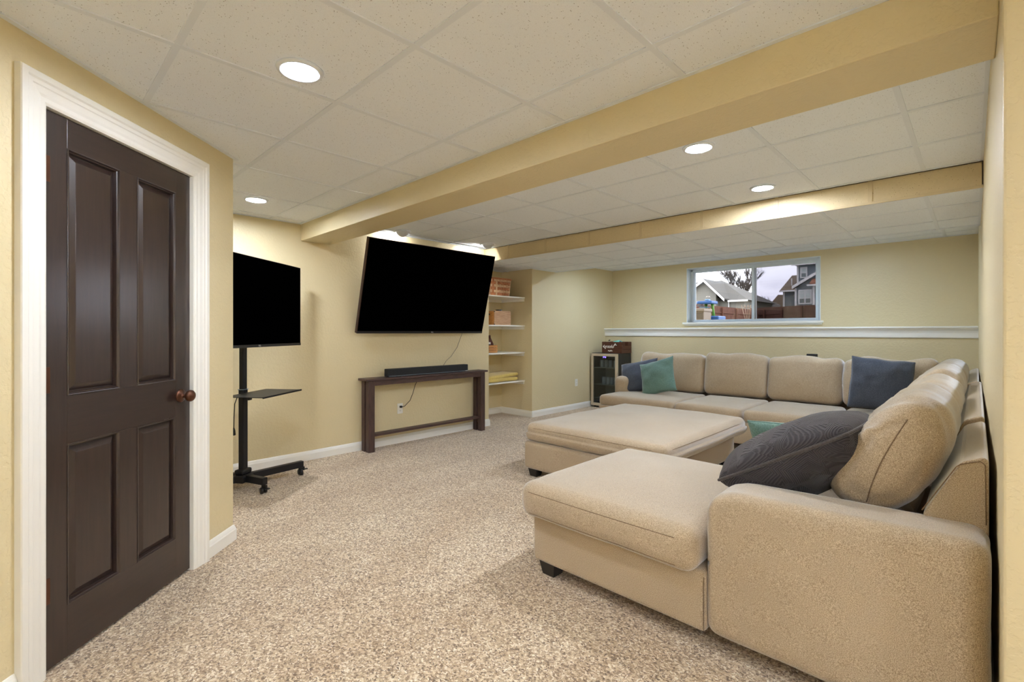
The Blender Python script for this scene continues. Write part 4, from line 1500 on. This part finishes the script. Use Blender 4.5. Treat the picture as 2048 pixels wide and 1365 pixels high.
# ------------------------------------------------------------------ beverage fridge, crate and cans
fr = thing('beverage_fridge', (-4.35, 6.95, 0), 'black glass door beverage fridge in the back corner', 'fridge')
FX0, FX1, FY0, FY1, FZ0, FZ1 = -4.605, -4.10, 6.745, 7.17, 0.022, 0.905
for nm, a in (('side_wall', (FX0, FX0 + 0.03, FY0 + 0.03, FY1, FZ0, FZ1)), ('side_wall', (FX1 - 0.03, FX1, FY0 + 0.03, FY1, FZ0, FZ1)),
              ('top_wall', (FX0 + 0.03, FX1 - 0.03, FY0 + 0.03, FY1, FZ1 - 0.03, FZ1)), ('bottom_wall', (FX0 + 0.03, FX1 - 0.03, FY0 + 0.03, FY1, FZ0, FZ0 + 0.06)),
              ('rear_wall', (FX0 + 0.03, FX1 - 0.03, FY1 - 0.03, FY1, FZ0 + 0.06, FZ1 - 0.03))):
    bx(nm, *a, 'fridge_black' if 'rear' not in nm else 'fridge_inside', fr, 0.003)
dr = build(MB().box(FX0, FX0 + 0.045, FY0, FY0 + 0.028, FZ0 + 0.01, FZ1 - 0.008).box(FX1 - 0.045, FX1, FY0, FY0 + 0.028, FZ0 + 0.01, FZ1 - 0.008)
           .box(FX0 + 0.045, FX1 - 0.045, FY0, FY0 + 0.028, FZ0 + 0.01, FZ0 + 0.055).box(FX0 + 0.045, FX1 - 0.045, FY0, FY0 + 0.028, FZ1 - 0.05, FZ1 - 0.008), 'door_frame', 'steel_frame', fr, 0.002)
bx('glass', FX0 + 0.043, FX1 - 0.043, FY0 + 0.008, FY0 + 0.013, FZ0 + 0.053, FZ1 - 0.048, 'smoked_glass', dr, 0)
bx('door_gasket', FX0 + 0.01, FX0 + 0.02, FY0 + 0.028, FY0 + 0.031, FZ0 + 0.02, FZ1 - 0.02, 'fridge_black', dr, 0)
bx('control_bar', -4.42, -4.28, FY0 + 0.0145, FY0 + 0.018, 0.815, 0.852, 'fridge_black', fr, 0.001)
dg = text_mesh('37 35', 0.026, 0.0006)
dg.xf(Matrix.Translation((-4.345, FY0 + 0.0065, 0.838)) @ Matrix.Rotation(PI / 2, 4, 'X'))
build(dg, 'display_digits', 'display_blue', fr)
hd = bx('handle', FX1 - 0.006, FX1 + 0.010, FY0 - 0.03, FY0 - 0.016, 0.42, 0.60, 'steel_frame', fr, 0.004)
for zz in (0.43, 0.58):
    bx('handle_post', FX1 - 0.004, FX1 + 0.008, FY0 - 0.017, FY0 + 0.001, zz, zz + 0.012, 'steel_frame', hd, 0.002)
for x, y in ((FX0 + 0.04, FY0 + 0.06), (FX1 - 0.04, FY0 + 0.06), (FX0 + 0.04, FY1 - 0.04), (FX1 - 0.04, FY1 - 0.04)):
    build(MB().lathe([(0, 0), (0.018, 0), (0.018, FZ0), (0, FZ0)], (x, y, 0), seg=14), 'foot', 'fridge_black', fr)
for zz in (0.665, 0.385, 0.16):
    m = MB()
    for q in range(9):
        yy = FY0 + 0.055 + q * 0.038
        m.box(FX0 + 0.031, FX1 - 0.031, yy, yy + 0.004, zz - 0.004, zz)
    m.box(FX0 + 0.031, FX1 - 0.031, FY0 + 0.04, FY0 + 0.047, zz - 0.010, zz + 0.002)
    build(m, 'wire_shelf', 'shelf_wire', fr)
can0 = None
spots = [(-4.40, 0.387, 'second shelf'), (-4.325, 0.387, ''), (-4.25, 0.387, ''), (-4.175, 0.387, ''), (-4.44, 0.667, ''), (-4.36, 0.667, ''), (-4.28, 0.667, ''), (-4.19, 0.667, '')]
for i, (x, z, _) in enumerate(spots):
    y = FY0 + 0.085
    if can0 is None:
        can0 = thing('drink_can', (x, y, z), '', 'can', 'cans in the beverage fridge')
        build(MB().lathe([(0, 0), (0.024, 0), (0.032, 0.008), (0.033, 0.012), (0.033, 0.108), (0.027, 0.120)], (x, y, z), seg=22), 'body', 'can_silver', can0, smooth=True)
        build(MB().lathe([(0.0275, 0.1201), (0.0275, 0.123), (0.025, 0.123), (0.024, 0.1205), (0, 0.1205)], (x, y, z), seg=22), 'lid', 'bar_silver', can0, smooth=True)
        o = can0
    else:
        o = can0.copy()
        COL.objects.link(o)
        o.location = (x, y, z)
        for chd in list(can0.children):
            c2 = chd.copy()
            COL.objects.link(c2)
            c2.parent = o
    row = 'middle' if z < 0.5 else 'upper'
    pos_ = ['leftmost', 'second from left', 'third from left', 'rightmost'][i % 4]
    o['label'] = f'silver drink can on the {row} fridge shelf, {pos_}'

gb = thing('crate_box', (-4.26, 6.98, FZ1), 'dark walnut box lettered grateful standing on the beverage fridge', 'box')
x0, x1, y0, y1, z0 = -4.445, -4.075, 6.83, 7.14, FZ1 + 0.001
HB = 0.185
bx('front_panel', x0, x1, y0, y0 + 0.012, z0, z0 + HB, 'box_walnut', gb, 0.002)
bx('back_panel', x0, x1, y1 - 0.012, y1, z0, z0 + HB, 'box_walnut', gb, 0.002)
for q in range(3):
    h0 = z0 + q * HB / 3
    if q < 2:
        bx('side_slat', x1 - 0.012, x1, y0 + 0.0125, y1 - 0.0125, h0 + 0.001, h0 + HB / 3 - 0.002, 'box_walnut', gb, 0.0015)
        bx('side_slat', x0, x0 + 0.012, y0 + 0.0125, y1 - 0.0125, h0 + 0.001, h0 + HB / 3 - 0.002, 'box_walnut', gb, 0.0015)
    else:
        for ya, yb_ in ((y0 + 0.0125, y0 + 0.11), (y1 - 0.11, y1 - 0.0125)):
            bx('side_slat', x1 - 0.012, x1, ya, yb_, h0 + 0.001, h0 + HB / 3, 'box_walnut', gb, 0.0015)
            bx('side_slat', x0, x0 + 0.012, ya, yb_, h0 + 0.001, h0 + HB / 3, 'box_walnut', gb, 0.0015)
bx('bottom', x0 + 0.012, x1 - 0.012, y0 + 0.012, y1 - 0.012, z0, z0 + 0.008, 'box_walnut', gb, 0)
FRM = Matrix.Rotation(PI / 2, 4, 'X')
lt = text_mesh('grateful', 0.066, 0.001, 0.25)
lt.xf(Matrix.Translation((-4.305, y0 - 0.0011, z0 + 0.108)) @ FRM @ Matrix.Diagonal((0.86, 1.15, 1, 1)))
build(lt, 'lettering', 'paint_white', gb)


def leaf(cx, cz, L, ang):
    mb = MB()
    pts = []
    for i in range(12):
        a = 2 * PI * i / 12
        px_, pz_ = L / 2 * math.cos(a), L * 0.2 * math.sin(a) * (1 - 0.3 * math.cos(a))
        pts.append((cx + px_ * math.cos(ang) - pz_ * math.sin(ang), y0 - 0.0018, cz + px_ * math.sin(ang) + pz_ * math.cos(ang)))
    return mb.poly_extrude(pts, (0, 0.0015, 0))


for grp in (((-4.415, z0 + 0.105, 2.2), (-4.402, z0 + 0.120, 1.2), (-4.405, z0 + 0.095, 2.9)), ((-4.195, z0 + 0.150, 0.6), (-4.178, z0 + 0.135, -0.4), (-4.205, z0 + 0.135, 1.4)),
            ((-4.315, z0 + 0.040, 0.3), (-4.295, z0 + 0.032, -0.2), (-4.275, z0 + 0.044, 0.5), (-4.255, z0 + 0.036, 0.1))):
    for (a, b, c) in grp:
        build(leaf(a, b, 0.032, c), 'painted_leaf', 'paint_white', gb)
it = thing('cloth_bundle', (-4.22, 6.95, z0 + 0.009), 'pale teal bundle poking out of the walnut box', 'cloth')
soft('bundle', (-4.235, 6.98, z0 + 0.115), (0.065, 0.09, 0.095), 0.06, 'teal_item', it, wr=0.02, freq=9, seed=3.0, nc=8)
it = thing('black_bottle', (-4.15, 6.90, z0 + 0.009), 'black bottle top poking out of the walnut box beside the teal bundle', 'bottle')
build(MB().lathe([(0, 0), (0.028, 0), (0.03, 0.01), (0.03, 0.13), (0.014, 0.165), (0.012, 0.18)], (-4.13, 6.88, z0 + 0.009), seg=18), 'body', 'black_plastic', it, smooth=True)
build(MB().lathe([(0.0135, 0.178), (0.0135, 0.194), (0, 0.195)], (-4.13, 6.88, z0 + 0.009), seg=18), 'cap', 'bar_silver', it, smooth=True)
it = thing('wine_opener', (-4.35, 6.95, z0 + 0.009), 'thin metal opener sticking up at the left of the walnut box', 'opener')
build(MB().tube([(-4.365, 6.93, z0 + 0.01), (-4.365, 6.93, z0 + 0.20)], 0.004, 8), 'shaft', 'bar_silver', it, smooth=True)
build(MB().tube([(-4.38, 6.93, z0 + 0.205), (-4.35, 6.93, z0 + 0.212)], 0.007, 8), 'grip', 'black_metal', it, smooth=True)

# ------------------------------------------------------------------ outdoors
struct(build(MB().box(-70, 40, YB + 0.30, 120, 0.9, 1.20), 'ground', 'lawn'), 'brownish winter lawn')
struct(build(MB().box(-6, 2, YB + 0.17, YB + 0.32, 0.4, 1.30), 'foundation', 'plenum'))
struct(build(MB().box(-6.0, 4.2, YB + 0.171, YB + 0.19, 2.32, 2.9), 'wall_outside', 'siding_grey'))


def ray(u, v):
    a, b = (u - CXP) / FPX, (CYP - v) / FPX
    c_, s_ = math.cos(YAW), math.sin(YAW)
    return Vector((c_ * a - s_, s_ * a + c_, b))


def at_y(u, v, y):
    r_ = ray(u, v)
    return r_ * (y / r_.y) + Vector((0, 0, CAMH))


GZ = 1.2


def fence(p0, p1, h0, h1, label):
    t = thing('wood_fence', ((p0[0] + p1[0]) / 2, (p0[1] + p1[1]) / 2, GZ), label, 'fence')
    A, B = Vector((*p0, 0)), Vector((*p1, 0))
    d = B - A
    L = d.length
    d.normalize()
    nn = Vector((-d.y, d.x, 0))
    m = MB()
    n = int(L / 0.15)
    for i in range(n):
        a, b = A + d * (i * 0.15), A + d * (i * 0.15 + 0.14)
        h = h0 + (h1 - h0) * i / n + random.uniform(-0.01, 0.01)
        m.poly_extrude([(a.x, a.y, GZ), (b.x, b.y, GZ), (b.x, b.y, h), (a.x, a.y, h)], nn * 0.02)
    bo = build(m, 'fence_boards', 'fence_wood', t)
    bo['kind'] = 'stuff'
    for zz in (0.4, 1.35):
        m = MB()
        q = [A - nn * 0.04, B - nn * 0.04]
        m.poly_extrude([(q[0].x, q[0].y, GZ + zz), (q[1].x, q[1].y, GZ + zz), (q[1].x, q[1].y, GZ + zz + 0.09), (q[0].x, q[0].y, GZ + zz + 0.09)], nn * 0.04)
        build(m, 'fence_rail', 'fence_wood', t)
    k_ = 0
    while k_ * 2.4 < L:
        p = A + d * (k_ * 2.4) - nn * 0.09
        m = MB().box(p.x - 0.05, p.x + 0.05, p.y - 0.05, p.y + 0.05, GZ, GZ + 1.75)
        build(m, 'fence_post', 'fence_wood', t)
        k_ += 1


pA, pB = at_y(1375, 607, 29.0), at_y(1512, 620, 40.0)
fence(pA.xy, pB.xy, pA.z, pB.z, 'brown board fence behind the toy in the left window pane')
pC, pD = at_y(1500, 617, 41.0), at_y(1650, 609, 34.0)
fence(pC.xy, pD.xy, pC.z, pD.z, 'brown board fence in front of the slate blue house')


def facade(mb, poly, y, depth=0.3):
    return mb.poly_extrude([(p.x, y, p.z) for p in poly], (0, depth, 0))


# left neighbour: grey gabled house with a hipped shingle roof
YH = 44.0
hl = thing('house', tuple(at_y(1430, 640, YH).xy) + (GZ,), 'pale grey gabled house with shingle roof in the left window pane', 'house')
P = lambda u, v, y=YH: at_y(u, v, y)
gpk, gl, gr = P(1410.5, 561), P(1370, 592), P(1432, 582)
zg = GZ
m = MB()
poly = [Vector((gl.x, 0, zg)), Vector((gr.x, 0, zg)), Vector((gr.x, 0, gr.z)), Vector((gpk.x, 0, gpk.z)), Vector((gl.x, 0, gl.z))]
facade(m, poly, YH, 0.3)
m.box(gl.x + 0.01, gr.x - 0.01, YH + 0.3, YH + 9, zg, gr.z - 0.6)
build(m, 'gable_wall', 'siding_grey', hl)
a, b = P(1432, 590, YH + 0.9), P(1489, 600, YH + 0.9)
build(MB().box(a.x - 0.1, b.x, YH + 0.9, YH + 9, zg, P(1452, 600).z - 0.05), 'side_wall', 'siding_grey', hl)
# roof: front slope from ridge to eave, hip on the right
r0, r1 = P(1360, 555, YH + 5), P(1444, 561.5, YH + 5)
e0, e1 = P(1360, 600, YH + 0.5), P(1496, 600, YH + 0.5)
rz = r1.z
bk_y = YH + 9.5
vs = [(r0.x, r0.y, rz), (r1.x, r1.y, rz), (e1.x, e1.y, e1.z), (e0.x, e0.y, e1.z), (e1.x, bk_y, e1.z), (e0.x, bk_y, e1.z)]
fs = [(0, 3, 2, 1), (1, 2, 4), (0, 1, 4, 5), (3, 5, 4, 2)]
rf = build(MB().add(vs, fs), 'roof', 'shingle_roof', hl)
bx('roof_vent', P(1417, 0, YH + 4).x, P(1419, 0, YH + 4).x, YH + 3.9, YH + 4.3, rz - 0.75, rz - 0.1, 'dark_roof', rf, 0)
bx('roof_vent', P(1432, 0, YH + 4).x, P(1434, 0, YH + 4).x, YH + 3.9, YH + 4.3, rz - 0.75, rz - 0.15, 'dark_roof', rf, 0)
# gable roof slabs and white rakes
gr2 = P(1452, 600)
for (p, q, nm) in ((gpk, gr2, 'gable_roof'), (gpk, P(1366, 595), 'gable_roof')):
    th_ = 0.10
    pts = [(p.x, YH - 0.4, p.z + 0.02), (q.x, YH - 0.4, q.z + 0.02), (q.x, YH - 0.4, q.z + 0.02 + th_), (p.x, YH - 0.4, p.z + 0.02 + th_)]
    rr_ = build(MB().poly_extrude(pts, (0, 5.4, 0)), nm, 'shingle_roof', hl)
    pts = [(p.x, YH - 0.46, p.z - 0.16), (q.x, YH - 0.46, q.z - 0.16), (q.x, YH - 0.46, q.z + 0.08), (p.x, YH - 0.46, p.z + 0.08)]
    build(MB().poly_extrude(pts, (0, 0.05, 0)), 'rake_board', 'house_trim', rr_)
bx('gutter', gr2.x, e1.x, YH + 0.35, YH + 0.5, e1.z - 0.13, e1.z + 0.03, 'house_trim', hl, 0.01)
bx('downspout', P(1450.3, 0).x, P(1452, 0).x, YH + 0.72, YH + 0.82, zg, e1.z - 0.1, 'house_trim', hl, 0.01)

# right neighbour: slate two-storey house
YR = 50.0
P = lambda u, v, y=YR: at_y(u, v, y)
hr = thing('house', tuple(P(1610, 640).xy) + (GZ,), 'slate blue two storey house with white trim in the right window pane', 'house')
t0, t1 = P(1594.5, 530), P(1660, 530)
build(MB().box(t0.x, t1.x, YR, YR + 8, GZ, t0.z + 0.1), 'tower_wall', 'siding_slate', hr)
e0, e1 = P(1586, 530.5), P(1668, 524)
pk0, pk1 = P(1592.5, 525.5), P(1668, 519)
m = MB().poly_extrude([(e0.x, YR - 0.6, t0.z + 0.02), (t1.x + 0.5, YR - 0.6, t0.z + 0.02), (t1.x + 0.5, YR + 3.5, t0.z + 2.0), (e0.x + 3.4, YR + 3.5, t0.z + 2.0)], (0, 0, 0.15))
m.poly_extrude([(e0.x, YR - 0.6, t0.z + 0.02), (e0.x, YR + 8.5, t0.z + 0.02), (e0.x + 3.4, YR + 4.6, t0.z + 2.0), (e0.x + 3.4, YR + 3.5, t0.z + 2.0)], (0, 0, 0.15))
urf = build(m, 'upper_roof', 'dark_roof', hr)
bx('fascia_board', e0.x, t1.x + 0.5, YR - 0.64, YR - 0.6, t0.z - 0.12, t0.z + 0.14, 'house_trim', urf, 0)
bx('corner_board', t0.x - 0.03, t0.x + 0.12, YR - 0.04, YR, GZ, t0.z, 'house_trim', hr, 0)


def house_window(u0, v0, u1, v1, cols, transom, parent, y=YR):
    a, b = P(u0, v1, y), P(u1, v0, y)
    x0, x1, z0, z1 = a.x, b.x, a.z, b.z
    w = build(MB().box(x0, x1, y - 0.08, y - 0.01, z0, z1), 'window', 'house_trim', parent, 0)
    zt = z1 - (0.28 if transom else 0.09)
    for c in range(cols):
        cw = (x1 - x0 - 0.10) / cols
        xa, xb = x0 + 0.05 + c * cw + 0.05, x0 + 0.05 + (c + 1) * cw - 0.05
        zm = z0 + (zt - z0) * 0.52
        bx('pane', xa, xb, y - 0.10, y - 0.082, z0 + 0.10, zm - 0.04, 'house_glass', w, 0)
        bx('pane', xa, xb, y - 0.10, y - 0.082, zm + 0.04, zt - 0.03, 'house_blind', w, 0)
        if transom:
            bx('pane', xa, xb, y - 0.10, y - 0.082, zt + 0.06, z1 - 0.08, 'house_blind', w, 0)
    return w


house_window(1601, 534, 1615, 557, 1, False, hr)
# lower wing with a half gable
YW = YR - 2.0
wl0, wl1, wr1 = P(1590, 577, YW), P(1650, 538, YW), P(1650, 600, YW)
m = MB().poly_extrude([(wl0.x, YW, GZ), (wl1.x, YW, GZ), (wl1.x, YW, wl1.z), (wl0.x, YW, wl0.z)], (0, 1.98, 0))
build(m, 'wing_wall', 'siding_slate', hr)
a, b = P(1586, 577, YW), P(1652, 537, YW)
m = MB().poly_extrude([(a.x, YW - 0.35, a.z), (b.x, YW - 0.35, b.z), (b.x, YW - 0.35, b.z + 0.16), (a.x, YW - 0.35, a.z + 0.16)], (0, 2.3, 0))
wrf = build(m, 'wing_roof', 'dark_roof', hr)
m = MB().poly_extrude([(a.x, YW - 0.40, a.z - 0.10), (b.x, YW - 0.40, b.z - 0.10), (b.x, YW - 0.40, b.z + 0.16), (a.x, YW - 0.40, a.z + 0.16)], (0, 0.045, 0))
build(m, 'rake_board', 'house_trim', wrf)
bx('corner_board', wl0.x - 0.02, wl0.x + 0.13, YW - 0.04, YW - 0.002, GZ, wl0.z, 'house_trim', hr, 0)
house_window(1597, 579, 1624, 609, 2, True, hr, YW)
pp = P(1627.5, 600, YW - 0.5)
bx('porch_post', pp.x - 0.07, pp.x + 0.07, YW - 0.6, YW - 0.45, GZ, P(1627, 572, YW).z, 'house_trim', hr, 0)
a, b = P(1626, 571, YW), P(1655, 565, YW)
m = MB().poly_extrude([(a.x, YW - 1.2, a.z), (b.x, YW - 1.2, a.z), (b.x, YW - 0.1, b.z + 0.3), (a.x, YW - 0.1, b.z + 0.3)], (0, 0, 0.1))
build(m, 'porch_roof', 'rust_roof', hr)
bx('porch_beam', P(1621, 0, YW).x, b.x, YW - 1.2, YW - 1.1, a.z - 0.14, a.z, 'house_trim', hr, 0)
# left wing with a sloping roof
l0, l1 = P(1566, 583), P(1596, 583)
build(MB().box(l0.x, l1.x, YR + 0.1, YR + 6, GZ, l0.z), 'left_wall', 'siding_slate', hr)
bx('corner_board', l0.x - 0.02, l0.x + 0.12, YR + 0.05, YR + 0.098, GZ, l0.z, 'house_trim', hr, 0)
e0, e1, k0, k1 = P(1558.5, 582.5, YR - 0.4), P(1596, 580, YR - 0.4), P(1584, 551.5, YR + 3.0), P(1597, 551, YR + 3.0)
vs = [tuple(e0), (e1.x, e1.y, e0.z), (k1.x, k1.y, k0.z), tuple(k0), (e0.x, YR + 6.5, e0.z), (e1.x, YR + 6.5, e0.z)]
lrf = build(MB().add(vs, [(0, 1, 2, 3), (0, 3, 4), (4, 3, 2, 5), (0, 4, 5, 1)]), 'left_roof', 'brown_roof', hr)
bx('gutter', e0.x, e1.x, YR - 0.46, YR - 0.4, e0.z - 0.11, e0.z + 0.03, 'house_trim', lrf, 0)
vp = P(1583, 573, YR + 0.6)
build(MB().tube([(vp.x, YR + 0.7, vp.z - 0.2), (vp.x, YR + 0.7, P(1583, 557, YR + 0.6).z)], 0.05, 8), 'vent_pipe', 'house_trim', lrf, smooth=True)

# far roofs between the two houses
YQ = 66.0
P = lambda u, v, y=YQ: at_y(u, v, y)
for pts, mt, lb in (([(1500, 602), (1529, 602.5), (1538, 608), (1538, 640), (1500, 640)], 'dark_roof', 'low dark roofed house far behind the middle of the window'),
                    ([(1540, 609), (1556, 590), (1575, 590), (1575, 640), (1540, 640)], 'brown_roof', 'brown roofed far house just left of the slate blue house')):
    h = thing('far_house', tuple(P(pts[0][0], 620).xy) + (GZ,), lb, 'house')
    q = [P(*p_) for p_ in pts]
    zw = P(1540, 609).z
    build(MB().poly_extrude([(p_.x, YQ, max(GZ, p_.z)) for p_ in q[:3]] + [(q[3].x, YQ, zw - 0.3), (q[4].x, YQ, zw - 0.3)], (0, 5, 0)), 'roof', mt, h)
    build(MB().box(min(p_.x for p_ in q) + 0.2, max(p_.x for p_ in q) - 0.2, YQ + 0.4, YQ + 4.6, GZ, zw - 0.3), 'wall', 'siding_grey', h)
    YQ += 6
    P = lambda u, v, y=YQ: at_y(u, v, y)


# bare trees
def bare_tree(base, H, label, seed, spread=0.5, depth=6, parts=3):
    rnd = random.Random(seed)
    t = thing('bare_tree', base, label, 'tree')
    trunk, twig = MB(), MB()

    def grow(p, d, L, r, lv):
        q = p + d * L
        mid = p + d * L * 0.5 + Vector((rnd.uniform(-1, 1), rnd.uniform(-1, 1), 0)) * L * 0.05
        (trunk if lv > depth - 2 else twig).tube([p, mid, q], [r, r * 0.85, r * 0.68], 5)
        if lv == 0:
            return
        for k_ in range(parts if lv > 1 else parts + 1):
            ax = Vector((rnd.uniform(-1, 1), rnd.uniform(-1, 1), rnd.uniform(-0.2, 0.35)))
            nd = (d + ax * spread + Vector((0, 0, 0.15))).normalized()
            grow(p + d * L * rnd.uniform(0.6, 1.0), nd, L * rnd.uniform(0.62, 0.82), r * 0.62, lv - 1)

    grow(Vector(base), Vector((0, 0, 1)), H * 0.26, H * 0.0115, depth)
    build(trunk, 'trunk', 'bark', t, smooth=True)
    build(twig, 'branches', 'bark', t, smooth=True)


tb = at_y(1480, 660, 60.0)
bare_tree((tb.x, tb.y, GZ), 12.0, 'leafless tree rising behind the pale grey house', 4, 0.52, 5, 4)
tb = at_y(1541, 660, 85.0)
bare_tree((tb.x, tb.y, GZ), 9.0, 'faint leafless tree far off between the two houses', 9, 0.5, 4, 3)

# plastic water-play toy, storage bin, trellis near the window
YO = 9.35
P = lambda u, v, y=YO: at_y(u, v, y)
toy = thing('water_play_toy', (P(1412, 0).x, YO, GZ), 'blue and green plastic water play toy outside the left window pane', 'toy')
a, b = P(1408.5, 633), P(1441, 645)
build(MB().box(a.x, b.x, YO - 0.10, YO + 0.28, GZ + 0.02, a.z), 'lower_tub', 'toy_blue', toy, 0.02)
lt_ = P(1414, 640)
build(MB().lathe([(0, -0.006), (0.025, -0.006), (0.025, 0.006), (0, 0.006)], (lt_.x, YO - 0.105, lt_.z), 'Y', 18), 'badge', 'toy_red', toy)
for u0, v0, u1, v1 in ((1411, 632, 1408, 604), (1424.5, 633, 1421, 606)):
    p0, p1 = P(u0, v0), P(u1, v1)
    build(MB().tube([(p0.x, YO + 0.08, p0.z - 0.05), ((p0.x + p1.x) / 2, YO + 0.08, (p0.z + p1.z) / 2), (p1.x, YO + 0.08, p1.z)], [0.032, 0.024, 0.030], 10), 'tower_leg', 'toy_green', toy, smooth=True)
a, b = P(1395, 609), P(1427, 602)
build(MB().prism([(a.x, YO - 0.05), (a.x + 0.04, YO - 0.10), (b.x, YO - 0.10), (b.x, YO + 0.22), (a.x + 0.04, YO + 0.22), (a.x, YO + 0.16)], a.z, b.z), 'upper_tray', 'toy_blue', toy, 0.012)
a, b = P(1410, 602), P(1418, 598.5)
build(MB().box(a.x, b.x, YO - 0.02, YO + 0.08, a.z, b.z), 'tray_ridge', 'toy_lightblue', toy, 0.008)
for u in (1412.5, 1417):
    p0 = P(u, 594.5)
    build(MB().lathe([(0, -0.026), (0.012, -0.022), (0.018, -0.008), (0.018, 0.008), (0.012, 0.017), (0, 0.02)], tuple(p0 + Vector((0, 0.03, 0))), seg=14), 'spout', 'toy_cream', toy, smooth=True)
for u0, u1, v0, v1 in ((1396, 1404, 611, 613), (1400, 1416, 614, 616.5)):
    a, b = P(u0, v1), P(u1, v0)
    build(MB().box(a.x, b.x, YO - 0.04, YO + 0.12, a.z, b.z), 'chute', 'toy_lightblue', toy, 0.006)
for u, v, r_ in ((1419, 621, 0.034), (1418.5, 629, 0.030)):
    p0 = P(u, v)
    vs = []
    pts = []
    for i in range(20):
        a = 2 * PI * i / 20
        q = r_ * (1.0 + 0.22 * math.cos(5 * a))
        pts.append((p0.x + q * math.cos(a), YO - 0.01, p0.z + q * math.sin(a)))
    build(MB().poly_extrude(pts, (0, 0.03, 0)), 'spinner', 'toy_yellow', toy)
sb_ = thing('storage_bin', (P(1395, 0, YO - 0.5).x, YO - 0.5, GZ), 'beige plastic storage bin outside, left of the blue toy', 'bin')
a, b = P(1370, 645, YO - 0.50), P(1407.5, 622, YO - 0.50)
yo = YO - 0.50
build(MB().box(a.x, b.x, yo, yo + 0.35, GZ, b.z), 'body', 'bin_beige', sb_, 0.012)
c = P(1409, 617, yo)
build(MB().box(a.x - 0.02, c.x, yo - 0.02, yo + 0.37, b.z - 0.012, c.z), 'lid', 'bin_beige', sb_, 0.012)
a, b = P(1390, 638, yo), P(1406, 626, yo)
build(MB().box(a.x, b.x, yo - 0.004, yo + 0.002, a.z, b.z), 'side_panel', 'bin_dark', sb_, 0.004)
tl = thing('garden_trellis', (P(1492, 0).x, YO + 0.3, GZ), 'small fan shaped wooden trellis outside beside the window mullion', 'trellis')
for u0, v0, u1, v1 in ((1492, 645, 1483, 611), (1494.5, 645, 1489.5, 610), (1496, 645, 1496, 610), (1497.5, 645, 1501, 611)):
    p0, p1 = P(u0, v0, YO + 0.3), P(u1, v1, YO + 0.3)
    dd = (p1 - p0)
    p0 = p0 - dd * ((p0.z - GZ) / dd.z)
    build(MB().tube([p0, p1], 0.0055, 6), 'slat', 'trellis_wood', tl, smooth=True)
for v in (628.5, 614.5):
    p0, p1 = P(1486, v, YO + 0.29), P(1501, v, YO + 0.29)
    build(MB().tube([p0, p1], 0.005, 6), 'crossbar', 'trellis_wood', tl, smooth=True)
